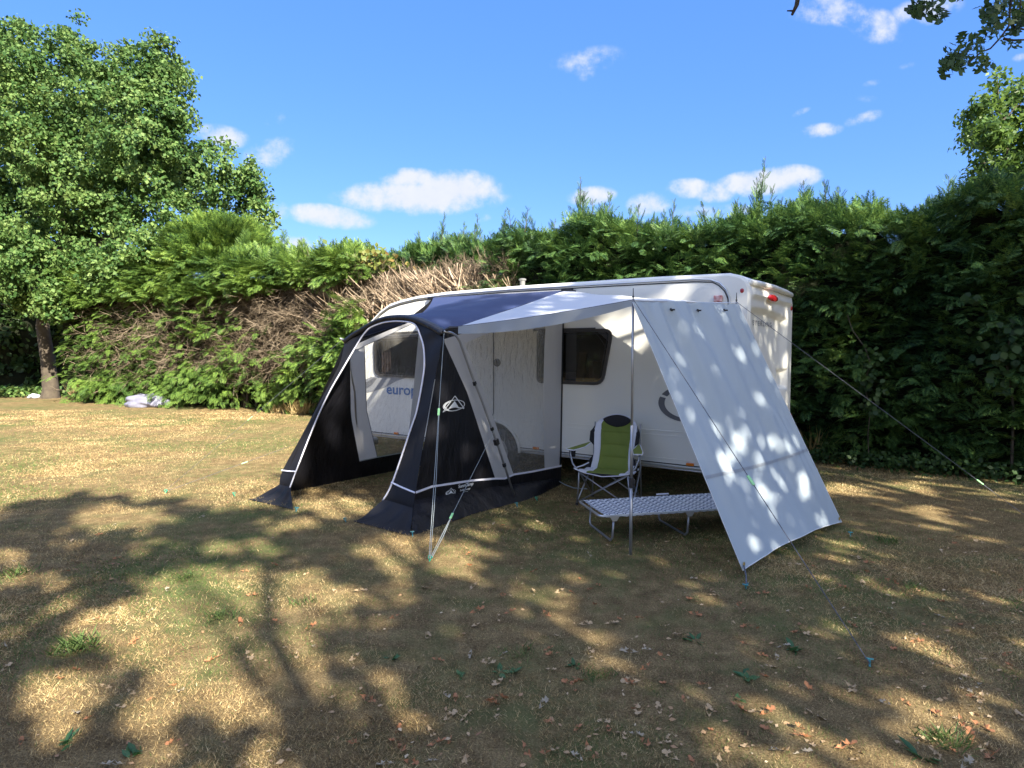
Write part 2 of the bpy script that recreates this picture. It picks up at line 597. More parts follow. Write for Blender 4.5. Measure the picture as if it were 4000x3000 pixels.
def gn(scale, det, rough=.6):
    n = N(t, 'ShaderNodeTexNoise')
    n.inputs['Scale'].default_value = scale
    n.inputs['Detail'].default_value = det
    n.inputs['Roughness'].default_value = rough
    t.links.new(tc.outputs['Object'], n.inputs['Vector'])
    return n.outputs['Fac']


fine = gn(95, 9, .8)
med = gn(6, 5)
big = gn(.55, 5)
r1 = N(t, 'ShaderNodeValToRGB')
e = r1.color_ramp.elements
e[0].position = .36; e[0].color = (.045, .028, .017, 1)
e[1].position = .62; e[1].color = (.43, .32, .155, 1)
e.new(.49).color = (.19, .134, .064, 1)
t.links.new(mth(t, 'ADD', mth(t, 'MULTIPLY', fine, .72), mth(t, 'MULTIPLY', med, .28)), r1.inputs[0])
mxg = N(t, 'ShaderNodeMix', data_type='RGBA')
gmask = mth(t, 'MULTIPLY', mth(t, 'MULTIPLY', mth(t, 'SUBTRACT', mth(t, 'ADD', mth(t, 'MULTIPLY', big, .6), mth(t, 'MULTIPLY', gn(3.2, 4), .4)), .47), 7, clamp=True), .75)
t.links.new(gmask, mxg.inputs[0])
t.links.new(r1.outputs[0], mxg.inputs[6])
mxg.inputs[7].default_value = (.10, .135, .045, 1)
t.links.new(mxg.outputs[2], b.inputs['Base Color'])
bp = N(t, 'ShaderNodeBump')
bp.inputs['Strength'].default_value = .8
bp.inputs['Distance'].default_value = .03
t.links.new(fine, bp.inputs['Height'])
t.links.new(bp.outputs[0], b.inputs['Normal'])

# ------------------------------------------------------------------ ground
g = MB()


def gfn(u, v):
    x = (u - .5) * 2
    y = (v - .5) * 2
    X = 500 * x * abs(x) ** 2
    Y = 500 * y * abs(y) ** 2 + 8
    return (X, Y, .018 * mnoise.noise(Vector((X * .35, Y * .35, 0))) if abs(X) < 40 and abs(Y) < 45 else 0)


g.grid(gfn, 120, 120)
ground = g.build('ground', gm, smooth=True)
tag(ground, kind='structure')


def gz(x, y):
    return .018 * mnoise.noise(Vector((x * .35, y * .35, 0)))


# grass blades, thinning out with distance
def ground_samples(n, y0, y1, side=1.2):
    y = y0 * (y1 / y0) ** rng.random(n)
    x = (rng.random(n) * 2 - 1) * (y * .80 + side)
    return x, y


def hedge_front(X):
    """distance of the hedge's foot from the caravan's side (local Y), along local X"""
    return np.interp(X, [-8, -2, 0, 4, 12, 14, 17.2, 21, 25, 32], [-3.6, -3.7, -3.9, -4.0, -3.8, -3.6, -2.95, -2.4, -1.0, 1.5])


def inside(x, y):
    d = np.stack([x - P0[0], y - P0[1]], 1)
    lx = d @ UU
    ly = d @ NN
    return ly > hedge_front(lx) - .5


def blades(name, n, y0, y1, mtl, dens, hh, ww, lean, seed, label):
    x, y = ground_samples(n, y0, y1)
    k = inside(x, y) & (rng.random(n) < dens(x, y))
    x, y = x[k], y[k]
    n = len(x)
    th = rng.random(n) * 2 * math.pi
    ln = lean[0] + (lean[1] - lean[0]) * rng.random(n)
    d = np.stack([np.cos(th) * np.sin(ln), np.sin(th) * np.sin(ln), np.cos(ln)], 1)
    zz = np.stack([rng.normal(size=n), rng.normal(size=n), rng.normal(size=n) * .3], 1)
    R = frames(d, zz)
    h = (hh[0] + (hh[1] - hh[0]) * rng.random(n) ** 1.5) * (1 + .03 * y)
    wd = ww * (1 + y * .16) * (.7 + .6 * rng.random(n))
    Mx = R * np.stack([wd, h, h], 1)[:, None, :]
    pv = [(-.5, 0, 0), (.5, 0, 0), (.1, 1, .12)]
    pf = [(0, 1, 2)]
    T = np.stack([x, y, .018 * 0 * x - .004], 1)
    o = scatter(name, pv, pf, Mx, T, mtl)
    return tag(o, label, 'grass', kind='stuff')


def greenness(x, y):
    v = .55 * vnoise(x * .8, y * .8, 3) + .3 * vnoise(x * 2.6, y * 2.6, 5) + .15 * vnoise(x * 7, y * 7, 9)
    return v


blades('dry_grass', 1150000, 2.3, 18, M['dgrass'], lambda x, y: (.35 + .65 * (greenness(x, y) < .55)) * (.25 + .75 * (vnoise(x * 1.9, y * 1.9, 77) > .3)), (.008, .036), .0024, (.45, 1.5), 1,
       'short brown and straw coloured dried lawn grass')
blades('green_grass', 420000, 2.3, 17, M['ggrass'], lambda x, y: np.clip((greenness(x, y) - .44) * 5 + .10 * (x > -1), .04, 1), (.010, .036), .0024, (.2, 1.2), 2,
       'patchy green lawn grass growing among the dried grass')


# ------------------------------------------------------------------ plant parts
def frond_proto(n=9, droop=.15):
    V, Fc = [], []

    def tri(a, b, wd):
        a = Vector(a); b = Vector(b)
        s = (b - a).cross(Vector((0, 0, 1)))
        s = (s.normalized() if s.length > 1e-6 else Vector((1, 0, 0))) * wd
        m = a.lerp(b, .45)
        i = len(V)
        V.extend([a, m + s, b, m - s])
        Fc.extend([(i, i + 1, i + 2), (i, i + 2, i + 3)])

    def z(p):
        return Vector((p[0], p[1], -droop * p[1] ** 2 - .25 * abs(p[0]) ** 1.3))
    tri((0, 0, 0), z((0, 1)), .02)
    for i in range(n):
        tt = .12 + .8 * i / n
        for sd in (-1, 1):
            L = .55 * (1 - tt * .65)
            ang = rad(38 + 8 * (i % 2))
            a = (0, tt)
            e_ = (sd * L * math.sin(ang), tt + L * math.cos(ang))
            tri(z(a), z(e_), .017)
            mid = (a[0] * .5 + e_[0] * .5, a[1] * .5 + e_[1] * .5)
            tri(z(mid), z((mid[0] + sd * L * .42, mid[1] + L * .12)), .018)
            tri(z(mid), z((mid[0] + sd * L * .02, mid[1] + L * .46)), .018)
    return np.array([tuple(v) for v in V]), np.array(Fc)


FV, FF = frond_proto()
LEAFV = np.array([(0, 0, 0), (.30, .25, .05), (.36, .55, .02), (0, 1, -.08), (-.36, .55, .02), (-.30, .25, .05), (0, .5, -.05)])
LEAFF = np.array([(0, 1, 6), (1, 2, 6), (2, 3, 6), (3, 4, 6), (4, 5, 6), (5, 0, 6)])
NARV = np.array([(0, 0, 0), (.17, .4, .03), (0, 1, -.05), (-.17, .4, .03)])
NARF = np.array([(0, 1, 2), (0, 2, 3)])


def prism_proto(tw=2):
    V, Fc = [], []

    def pr(a, b, r0, r1):
        a = Vector(a); b = Vector(b)
        d = (b - a).normalized()
        p = d.orthogonal().normalized()
        q = d.cross(p)
        i = len(V)
        for c, r in ((a, r0), (b, r1)):
            for k in range(3):
                an = k * 2.0944
                V.append(c + (p * math.cos(an) + q * math.sin(an)) * r)
        for k in range(3):
            l = (k + 1) % 3
            Fc.extend([(i + k, i + l, i + 3 + l), (i + k, i + 3 + l, i + 3 + k)])
    pr((0, 0, 0), (.05, .45, .05), .013, .011)
    pr((.05, .45, .05), (-.05, 1, .0), .011, .005)
    pr((.05, .45, .05), (.26, .78, .12), .009, .004)
    pr((.03, .28, .03), (-.2, .60, -.09), .009, .004)
    pr((.02, .7, .03), (-.14, .98, .12), .008, .003)
    pr((-.08, .42, -.03), (-.26, .52, .06), .006, .003)
    return np.array([tuple(v) for v in V]), np.array(Fc)


TWV, TWF = prism_proto()


def put(name, proto, P, Dir, Up, s, mtl, parent, wscale=1.0):
    R = frames(Dir, Up)
    s = np.asarray(s)
    Mx = R * np.stack([s * wscale, s, s], 1)[:, None, :]
    return scatter(name, proto[0], proto[1], Mx, P, mtl, parent)


def lw_arr(X, Y, Z):
    q = P0[None] + UU[None] * X[:, None] + NN[None] * Y[:, None]
    return np.stack([q[:, 0], q[:, 1], Z], 1)


U3 = np.array([UU[0], UU[1], 0])
N3 = np.array([NN[0], NN[1], 0])


def rdir(n, out, up, side, jit=.35):
    return (N3[None] * out + np.array([0, 0, 1.])[None] * (up + rng.normal(size=(n, 1)) * jit)
            + U3[None] * (side + rng.normal(size=(n, 1)) * jit * 1.4))


TOPX = [-9, -2.4, -1.7, -1.5, -1.28, -.89, -.64, -.21, -.05, .32, .69, 1.15, 1.47, 1.74, 2.2, 2.92, 3.17, 3.59, 3.96, 4.5, 4.8, 5.36, 5.99, 6.24, 6.73, 7.12, 7.76, 8.2, 8.66, 9.17, 9.73,
        10.9, 11.9, 12.4, 13.5, 15.3, 16.6, 18.8, 21.4, 30]
TOPZ = [3.4, 3.65, 3.75, 3.7, 3.6, 3.55, 3.75, 3.85, 3.75, 3.8, 3.75, 3.85, 3.75, 3.7, 3.7, 3.8, 3.95, 3.95, 4.05, 4.2, 4.05, 3.95, 4.0, 4.1, 4.1, 4.0, 4.1, 4.1, 4.15, 4.0, 3.88,
        3.95, 4.0, 4.1, 4.05, 4.1, 4.25, 4.4, 4.4, 4.3]


def hedge_top(X):
    return np.interp(X, TOPX, TOPZ) + .30 * (vnoise(np.asarray(X, float) * 1.7 + 50, np.asarray(X, float) * 0 + 3, 91) - .5) + .25 * (vnoise(np.asarray(X, float) * 4.3 + 50, np.asarray(X, float) * 0 + 3, 93) - .5)


def lump(X, Z, k=0):
    return .5 * (vnoise(X * .9 + 40, Z * .9 + 9, 11 + k) - .5) + .35 * (vnoise(X * 2.2 + 40, Z * 2.2, 13 + k) - .5)


def hedge_core(name, x0, x1, yoff, thick, top, parent, bottom=0.0):
    m = MB()

    def fr(u, v):
        X = x0 + (x1 - x0) * u
        zt = float(top(X))
        Z = bottom + (zt - bottom) * v
        Y = float(hedge_front(X)) + yoff + float(lump(X, Z, 5)) * .6
        return LW(X, Y, Z)

    def bk(u, v):
        p = fr(u, v)
        return p - Vector((NN[0], NN[1], 0)) * thick
    m.grid(fr, 90, 18)
    m.grid(bk, 90, 18)
    m.grid(lambda u, v: fr(u, 1).lerp(bk(u, 1), v), 90, 2)
    m.grid(lambda u, v: fr(0, u).lerp(bk(0, u), v), 18, 2)
    m.grid(lambda u, v: fr(1, u).lerp(bk(1, u), v), 18, 2)
    return m.build(name, M['core'], parent, fixn=False)


def foliage_face(n, x0, x1, zlo, zhi, yo, keep=None):
    X = x0 + (x1 - x0) * rng.random(n)
    a = zlo(X)
    c = zhi(X)
    Z = a + (c - a) * rng.random(n)
    if keep is not None:
        k = keep(X, Z)
        X, Z = X[k], Z[k]
    Y = hedge_front(X) + yo + lump(X, Z)
    return X, Y, Z


def boughs(name, specs, parent, nf=24, fs=(.14, .30), jit=.16, wsc=.8, mt='conif'):
    """specs: (base point, direction, length, rise, droop); sprays lie close along every bough"""
    P_, D_, S_, U_ = [], [], [], []
    for b_, d0, L_, rise, droop in specs:
        side = d0.cross(Vector((0, 0, 1))).normalized()
        for k in range(nf):
            f = (k + rng.random()) / nf
            w_ = rng.normal() * .16 * L_ * (1 - .6 * f)
            p = b_ + d0 * L_ * f + Vector((0, 0, L_ * (rise * f - droop * f * f) + rng.normal() * .03)) + side * w_
            if p.z < .05: p.z = .05
            dd = d0 + Vector((0, 0, rise - 2 * droop * f)) + side * (w_ * 1.6) + Vector((rng.normal(), rng.normal(), rng.normal())) * jit
            P_.append(tuple(p)); D_.append(tuple(dd)); S_.append(fs[0] + (fs[1] - fs[0]) * rng.random()); U_.append((rng.normal() * .3, rng.normal() * .3, 1))
    return under(put(name, (FV, FF), np.array(P_), np.array(D_), np.array(U_), np.array(S_), M[mt], None, wsc), parent)


# --- right hand hedge (behind the caravan and to the right edge)
hr = root('conifer_hedge', 'tall dense green conifer hedge behind and right of the caravan, its foot in deep shade', 'hedge', LW(2, -4.4))
hr.matrix_world  # keep world-space children
def unparent_world(o, r):
    o.parent = r
    o.matrix_parent_inverse = Matrix.Translation(r.location).inverted()
    return o


def under(o, r):
    """children built in world coordinates, parented to an Empty that stands elsewhere without rotation"""
    return unparent_world(o, r)


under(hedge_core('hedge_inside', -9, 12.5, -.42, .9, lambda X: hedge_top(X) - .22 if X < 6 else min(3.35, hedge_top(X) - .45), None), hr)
X, Y, Z = foliage_face(14000, -9, 6.6, lambda X: X * 0 + .05, hedge_top, -.12)
Y = Y + rng.normal(size=len(X)) * .10
n = len(X)
under(put('foliage', (FV, FF), lw_arr(X, Y, Z), rdir(n, .8, .12 + .5 * (Z / 4)[:, None] ** 3, 0, .38), np.tile([0, 0, 1.], (n, 1)) + rng.normal(size=(n, 3)) * .4,
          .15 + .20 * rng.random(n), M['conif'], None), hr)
# top of the hedge
n = 5200
X = -9 + 21.0 * rng.random(n)
Y = hedge_front(X) - .15 - 1.0 * rng.random(n)
Z = hedge_top(X) - .02 - .35 * rng.random(n) ** 1.5 + lump(X, Y * 2) * .4
Y = np.where(X > 6, Y - .35, Y)
under(put('foliage_top', (FV, FF), lw_arr(X, Y, Z), rdir(n, .3, .85, 0, .45), rng.normal(size=(n, 3)), .16 + .22 * rng.random(n), M['conif'], None), hr)
n = 2600
X = 5.8 + 5.6 * rng.random(n)
Z = 3.35 + (hedge_top(X) - 3.35) * rng.random(n)
Y = hedge_front(X) - .75 - .5 * rng.random(n)
under(put('foliage_top', (FV, FF), lw_arr(X, Y, Z), rdir(n, .5, .5, 0, .45), rng.normal(size=(n, 3)), .18 + .24 * rng.random(n), M['conif'], None), hr)
sp_ = []
for i in range(520):
    x0 = -8.5 + 15.2 * rng.random()
    zt = float(hedge_top(x0)); z0 = zt - 2.9 * rng.random() ** 1.3 - .1
    az = rng.normal() * .5
    sp_.append((LW(x0, float(hedge_front(x0)) - .45 + float(lump(np.array([x0]), np.array([z0]))[0]), z0), Vector(tuple(N3)) * math.cos(az) + Vector(tuple(U3)) * math.sin(az), .45 + .45 * rng.random(), .15 + .5 * rng.random(), .3))
boughs('bough', sp_, hr, 20, (.12, .26), .18)
# thin leaders that stand above the top
LX = [-1.6, -1.35, -.3, -.05, .3, .75, 1.1, 1.45, 1.9, 2.6, 3.05, 3.5, 4.0, 4.5, 4.75, 5.3, 5.9, 6.3, 6.75, 7.3, 7.5, 8.0, 8.6, 9.1]
LH = [.35, .3, .4, .5, .4, .3, .95, .4, .45, .55, .35, .5, .5, .7, .5, .4, .5, .6, .75, .5, .8, .45, .75, .35]
P_, D_, S_ = [], [], []
st = MB()
for lx, lh in zip(LX, LH):
    lh *= 1.25
    for q in range(3):
        xx = lx + rng.normal() * .14 * (q > 0)
        hh_ = lh * (1 if q == 0 else .4 + .4 * rng.random())
        y0 = float(hedge_front(xx)) - .35 - .3 * rng.random()
        if xx > 6: y0 -= .35
        z0 = float(hedge_top(xx)) - .3
        ln = Vector((rng.normal() * .12, rng.normal() * .1, 1))
        base = LW(xx, y0, z0)
        tip = base + ln * (hh_ + .3)
        st.tube([base, base.lerp(tip, .5), tip], [.012, .008, .003], 4, False)
        m_ = int(26 * (hh_ + .3))
        for i in range(m_):
            f = i / m_
            p = base.lerp(tip, f * .97)
            a = rng.random() * 6.28
            P_.append(p)
            D_.append((math.cos(a), math.sin(a), .9 + f * 1.2))
            S_.append((.34 * (1 - f) ** .8 + .07) * (.7 + .6 * rng.random()))
under(put('leader_shoots', (FV, FF), np.array([tuple(p) for p in P_]), np.array(D_), rng.normal(size=(len(P_), 3)), np.array(S_) * .9, M['conif'], None, .7), hr)
under(st.build('leader_stem', M['bark'], None), hr)

# --- cut back brown section, above the caravan's nose
hb = root('bare_hedge', 'bare cut back hedge section of pale dead stems above the nose of the caravan', 'hedge', LW(9, -4.4))
n = 520
X = 6.0 + 5.8 * rng.random(n)
Z = 1.6 + .9 * rng.random(n)
Y = hedge_front(X) - .1 - .6 * rng.random(n)
top = 3.5 - .22 * (X < 7) + .06 * rng.normal(size=n)
dr = np.stack([rng.normal(size=n) * .08, rng.normal(size=n) * .08, np.ones(n)], 1)
PV = prism_proto()[0].copy()
under(put('stem', (TWV, TWF), lw_arr(X, Y, Z), dr, rng.normal(size=(n, 3)), (top - Z), M['stem'], None, 1.9), hb)
n = 5600
X = 5.9 + 6.1 * rng.random(n)
Z = .8 + 2.72 * rng.random(n) ** .8
Y = hedge_front(X) - .05 - .5 * rng.random(n)
under(put('twigs', (TWV, TWF), lw_arr(X, Y, Z), rdir(n, .12, .35, 0, .7), rng.normal(size=(n, 3)), .22 + .3 * rng.random(n), M['twig'], None, 1.1), hb)

# --- left hand hedge: green cap, dead middle, sweeping green skirts
hl = root('conifer_hedge', 'ragged conifer hedge on the left with dead brown middle and green boughs at its foot', 'hedge', LW(17, -3.6))
CAPX = [10, 11, 12.5, 15.8, 20, 25, 31]
CAPZ = [3.35, 3.45, 3.45, 3.15, 3.3, 2.9, 2.6]
SKX = [10, 10.5, 11.2, 12.2, 13.4, 14.6, 16.3, 17.8, 19.5, 21.2, 25.2, 31]
SKZ = [3.2, 2.9, 2.45, 2.0, 1.75, 1.25, 1.45, 1.35, 1.0, .8, .6, .6]
capz = lambda X: np.interp(X, CAPX, CAPZ)
skz = lambda X: np.interp(X, SKX, SKZ)
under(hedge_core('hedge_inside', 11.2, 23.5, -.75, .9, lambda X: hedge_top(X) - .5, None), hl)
n = 3000
X = 10.6 + 12.4 * rng.random(n)
Z = capz(X) + (hedge_top(X) - capz(X)) * rng.random(n)
Y = hedge_front(X) + .05 + lump(X, Z) + .12 * rng.normal(size=n) - .25 * (Z - capz(X))
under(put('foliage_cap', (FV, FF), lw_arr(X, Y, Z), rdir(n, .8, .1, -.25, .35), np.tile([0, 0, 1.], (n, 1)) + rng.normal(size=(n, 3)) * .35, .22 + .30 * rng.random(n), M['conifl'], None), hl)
n = 1500
X = 10.6 + 12.6 * rng.random(n)
Y = hedge_front(X) - .2 - 1.1 * rng.random(n)
Z = hedge_top(X) - .25 * rng.random(n)
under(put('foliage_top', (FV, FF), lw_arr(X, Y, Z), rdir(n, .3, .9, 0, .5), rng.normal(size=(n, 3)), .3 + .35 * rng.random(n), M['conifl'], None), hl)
# skirts and cap: boughs that start inside and sweep outwards and down
NV3, UV3 = Vector(tuple(N3)), Vector(tuple(U3))
sp_ = []
for i in range(430):
    x0 = 10.2 + 12.6 * rng.random()
    z0 = .15 + (float(skz(x0)) - .1) * rng.random() ** .8
    az = rng.normal() * .35 - .95
    if float(vnoise(np.array([x0 * 1.1]), np.array([z0 * 1.6]), 55)[0]) < .30: continue
    sp_.append((LW(x0, float(hedge_front(x0)) - .5, z0), NV3 * math.cos(az) + UV3 * math.sin(az), .7 + .8 * rng.random(), .15 + .35 * rng.random(), .35 + .2 * rng.random()))
boughs('sweeping_bough', sp_, hl, 24, (.14, .30), .13, .8, 'conifl')
sp_ = []
for i in range(330):
    x0 = 10.4 + 12.4 * rng.random()
    zc = float(capz(x0)); z0 = zc + .1 + (float(hedge_top(x0)) - zc - .2) * rng.random()
    az = rng.normal() * .35 + rng.choice([-.8, .9])
    sp_.append((LW(x0, float(hedge_front(x0)) - .45 + float(lump(np.array([x0]), np.array([z0]))[0]), z0), NV3 * math.cos(az) + UV3 * math.sin(az), .6 + .5 * rng.random(), .2 + .3 * rng.random(), .35))
boughs('cap_bough', sp_, hl, 22, (.14, .30), .14, .8, 'conifl')
sp_ = []
for i in range(330):
    x0 = 14.0 + 8.8 * rng.random() ** .7
    z0 = .6 + 2.6 * rng.random()
    az = rng.normal() * .4 + rng.choice([-.8, .8])
    sp_.append((LW(x0, float(hedge_front(x0)) - .5, z0), NV3 * math.cos(az) + UV3 * math.sin(az), .5 + .6 * rng.random(), .1 + .3 * rng.random(), .4))
boughs('middle_bough', sp_, hl, 18, (.12, .26), .16, .8, 'conifl')
# the few live sprays in the dead part
P_, D_, S_, UP_ = [], [], [], []
for (px, py, r_, c_) in [(1360, 1230, 60, 60), (1350, 1320, 75, 90), (1300, 1400, 80, 70), (1240, 1330, 40, 22), (740, 1260, 50, 22), (800, 1290, 55, 26), (610, 1310, 60, 32), (420, 1300, 50, 30), (700, 1210, 40, 18), (1290, 1480, 90, 70), (1150, 1420, 60, 35), (560, 1370, 60, 30), (380, 1370, 60, 30), (900, 1370, 50, 20)]:
    for i in range(c_):
        p = HP(px + rng.normal() * r_ * .5, py + rng.normal() * r_ * .5, -3.3 + (.3 if px < 1000 else 0) + rng.normal() * .1)
        P_.append(tuple(p)); S_.append(.3 + .25 * rng.random())
D_ = rdir(len(P_), .8, .0, -.3, .4)
under(put('foliage_sparse', (FV, FF), np.array(P_), D_, np.tile([0, 0, 1.], (len(P_), 1)) + rng.normal(size=(len(P_), 3)) * .3, np.array(S_), M['conifl'], None), hl)
n = 9500
X = 10.3 + 12.2 * rng.random(n)
X = X[rng.random(n) < np.interp(X, [10, 15, 17, 19, 22], [.9, .8, .55, .3, .15])]; n = len(X)
Z = skz(X) - .5 + (capz(X) - skz(X) + .7) * rng.random(n)
Y = hedge_front(X) - .1 - .55 * rng.random(n) + lump(X, Z) * .6
under(put('dead_twigs', (TWV, TWF), lw_arr(X, Y, Z), rdir(n, .7, .0, -.2, .7), rng.normal(size=(n, 3)), .25 + .65 * rng.random(n) ** 1.5, M['twig'], None, 1.0), hl)
st = MB()
for i in range(60):
    x0 = 10.6 + 8 * rng.random()
    y0 = float(hedge_front(x0)) - .35 - .4 * rng.random()
    b0 = LW(x0 + rng.normal() * .3, y0, 0)
    st.tube([b0, LW(x0, y0 - .1, 1.6), LW(x0 + rng.normal() * .3, y0, 3.6)], [.05, .035, .02], 5, False)
under(st.build('trunk', M['bark'], None), hl)
# conifer lobe rising in front of the broadleaf crown
n = 1500
a = rng.random(n) * 6.28
q = np.arccos(1 - 1.2 * rng.random(n))
c0 = np.array(D(860, 1000, 20.2))
dv = np.stack([np.sin(q) * np.cos(a), np.sin(q) * np.sin(a), np.cos(q)], 1)
Pp = c0 + dv * np.array([1.3, 1.0, .7]) * (.75 + .3 * rng.random((n, 1)))
under(put('foliage_lobe', (FV, FF), Pp, dv + np.array([0, -.3, .1]), rng.normal(size=(n, 3)), .4 + .4 * rng.random(n), M['conifl'], None), hl)
P_, D_, S_ = [], [], []
for px, py, h_ in [(1110, 905, .8), (1255, 935, .9), (830, 850, .7), (960, 900, .6), (1180, 940, .5)]:
    tip = HP(px, py, -4.0)
    base = tip - Vector((0, 0, h_ + .3))
    for i in range(46):
        f = i / 46
        a_ = rng.random() * 6.28
        P_.append(tuple(base.lerp(tip, f))); D_.append((math.cos(a_), math.sin(a_), .7 + f)); S_.append(.45 * (1 - f) + .12)
under(put('leader_shoots', (FV, FF), np.array(P_), np.array(D_), rng.normal(size=(len(P_), 3)), np.array(S_), M['conifl'], None, .7), hl)


# ------------------------------------------------------------------ broadleaf trees
def limb(m, a, b, r0, r1, k=5, bend=.15, n=7):
    a = Vector(a); b = Vector(b)
    L_ = (b - a).length
    pts, rs = [], []
    o1 = Vector((rng.normal(), rng.normal(), rng.normal() * .5)) * L_ * bend
    for i in range(k + 1):
        f = i / k
        pts.append(a.lerp(b, f) + o1 * math.sin(f * math.pi) * .5 + Vector((rng.normal(), rng.normal(), rng.normal())) * L_ * .015)
        rs.append(r0 + (r1 - r0) * f)
    m.tube(pts, rs, n, False)
    return pts


def crown(name, lobes, nclump, nleaf, lsize, mtl, parent, crad=.45, proto=None, flat=.5, shell=.55):
    proto = proto or (LEAFV, LEAFF)
    vol = np.array([l[3] ** 2 for l in lobes])
    pick = rng.choice(len(lobes), nclump, p=vol / vol.sum())
    Lb = np.array([l[:3] for l in lobes])[pick]
    R_ = np.array([l[3] for l in lobes])[pick]
    d = rng.normal(size=(nclump, 3))
    d /= np.linalg.norm(d, axis=1, keepdims=True)
    rr = R_ * (shell + (1.06 - shell) * rng.random(nclump))
    cc = Lb + d * rr[:, None]
    out = d + np.array([0, 0, .35])
    # leaves of every clump
    idx = np.repeat(np.arange(nclump), nleaf)
    e_ = rng.normal(size=(len(idx), 3))
    e_ /= np.linalg.norm(e_, axis=1, keepdims=True)
    cr_ = crad * (.6 + .8 * rng.random(nclump))
    Pp = cc[idx] + e_ * cr_[idx][:, None] * (rng.random((len(idx), 1)) ** .45) * np.array([1, 1, .7])
    nrm = out[idx] * .9 + rng.normal(size=(len(idx), 3)) * flat + np.array([0, 0, .5])
    dr = rng.normal(size=(len(idx), 3)) + np.array([0, 0, -.5])
    s = lsize * (.6 + .8 * rng.random(len(idx)))
    return put(name, proto, Pp, dr, nrm, s, mtl, parent)


# large broadleaf tree on the left
YD = 22.5
bt = root('broadleaf_tree', 'large rounded broadleaf tree with pale green leaves filling the left side', 'tree', (-16.3, 22.5, 0))
lobes = []
base_ = [(40, 260, 120), (70, 120, 55), (110, 170, 60), (250, 220, 80), (260, 150, 45), (370, 240, 90), (330, 330, 110), (180, 330, 100), (300, 62, 13), (480, 230, 45), (560, 250, 70), (530, 340, 100), (620, 190, 45), (650, 260, 60),
         (660, 340, 75), (600, 430, 100), (690, 470, 70), (730, 300, 25), (745, 275, 18), (420, 440, 120), (250, 470, 120), (80, 460, 130), (130, 600, 120), (330, 620, 130), (520, 600, 120), (680, 600, 85), (30, 700, 130),
         (240, 760, 130), (430, 760, 130), (610, 740, 110), (760, 650, 60), (800, 580, 40), (740, 740, 90), (850, 640, 50), (890, 570, 28), (860, 720, 75), (905, 590, 22), (960, 660, 50), (970, 740, 70), (1010, 700, 35), (1020, 820, 50), (930, 830, 70),
         (1040, 890, 30), (1000, 900, 55), (60, 870, 120), (220, 920, 110), (380, 900, 110), (540, 870, 100), (700, 850, 90), (130, 1020, 110), (250, 1070, 75), (180, 1120, 55), (430, 1010, 80), (400, 1090, 55), (180, 1195, 60), (90, 1190, 55), (290, 1180, 50), (20, 1060, 120), (320, 1010, 70), (560, 980, 60),
         (-120, 300, 220), (-150, 650, 260), (-150, 1000, 220), (300, 700, 200), (550, 550, 180)]
for (px, py, r_) in base_:
    dd = YD + (rng.random() - .5) * 3.4 - (1.5 if py > 950 else 0)
    p = D(px, py, dd)
    lobes.append((p.x, p.y, p.z, r_ / F * dd))
under(crown('crown', lobes, 2450, 66, .118, M['maple'], None, .36, (NARV * np.array([2.3, 1, 1]), NARF), .6, .5), bt)
m = MB()
tb = Vector((-16.3, 22.5, -.1))
m.tube([tb, tb + Vector((.05, 0, .4)), tb + Vector((0, 0, 1.4)), tb + Vector((-.15, 0, 2.6)), tb + Vector((0, .1, 3.6))], [.34, .26, .23, .21, .24], 10, False)
fork = tb + Vector((0, .1, 3.4))
for (px, py, r0) in [(470, 560, .2), (250, 350, .18), (520, 450, .16), (60, 500, .18), (700, 700, .13), (-100, 900, .14), (0, 1190, .09), (560, 830, .1)]:
    pts = limb(m, fork, D(px, py, YD + .8 + rng.normal() * .3), r0, .03, 6, .08)
    for q in range(3):
        limb(m, pts[3 + q % 3], Vector(pts[3 + q % 3]) + Vector((rng.normal() * .6, abs(rng.normal()) * .6, .5)) * .8, r0 * .4, .015, 4)
under(m.build('trunk', M['bark'], None, smooth=True, fixn=False), bt)

# dark trees and undergrowth behind its trunk
ds = root('shrub', 'dark dense shrubbery in the shade behind the big tree trunk at the left edge', 'shrub', (-20, 26, 0))
lobes = [(p.x, p.y, p.z, r_) for p, r_ in [(D(px, py, 26.5), r_) for px, py, r_ in [(-150, 1250, 2.4), (60, 1300, 2.2), (260, 1300, 2.1), (420, 1280, 2.0), (-50, 1450, 1.8), (150, 1470, 1.7), (350, 1450, 1.7), (-250, 1050, 2.5), (100, 1130, 2.2), (400, 1120, 2.0)]]]
under(crown('crown', lobes, 520, 40, .22, M['oak'], None, .55, shell=.3), ds)
m = MB()
for l in lobes: m.ball(l[:3], l[3] * .8, 12, 8, .3, l[0])
under(m.build('shrub_inside', M['core'], None), ds)

# ash tree at the right edge, behind the hedge
at = root('ash_tree', 'slender light green ash tree rising above the hedge at the right edge', 'tree', (8.3, 11.6, 0))
lobes = []
for (px, py, r_) in [(3895, 300, 35), (3900, 370, 60), (3830, 440, 70), (3960, 420, 80), (3800, 500, 60), (3880, 520, 90), (3990, 560, 120), (3860, 640, 70), (3960, 690, 110), (3830, 700, 50), (4080, 450, 110), (4100, 620, 130), (3780, 520, 35), (4020, 350, 60)]:
    dd = 11.6 + (rng.random() - .5) * 1.2
    p = D(px, py, dd)
    lobes.append((p.x, p.y, p.z, r_ / F * dd))
under(crown('crown', lobes, 300, 30, .10, M['ash'], None, .20, (NARV * np.array([1.6, 1, 1]), NARF), .9, .2), at)
m = MB()
b0 = Vector((8.35, 11.6, 0))
m.tube([b0, b0 + Vector((0, 0, 2.5)), D(3970, 700, 11.6), D(3925, 560, 11.6), D(3900, 400, 11.6), D(3895, 290, 11.6)], [.1, .08, .045, .03, .018, .006], 7, False)
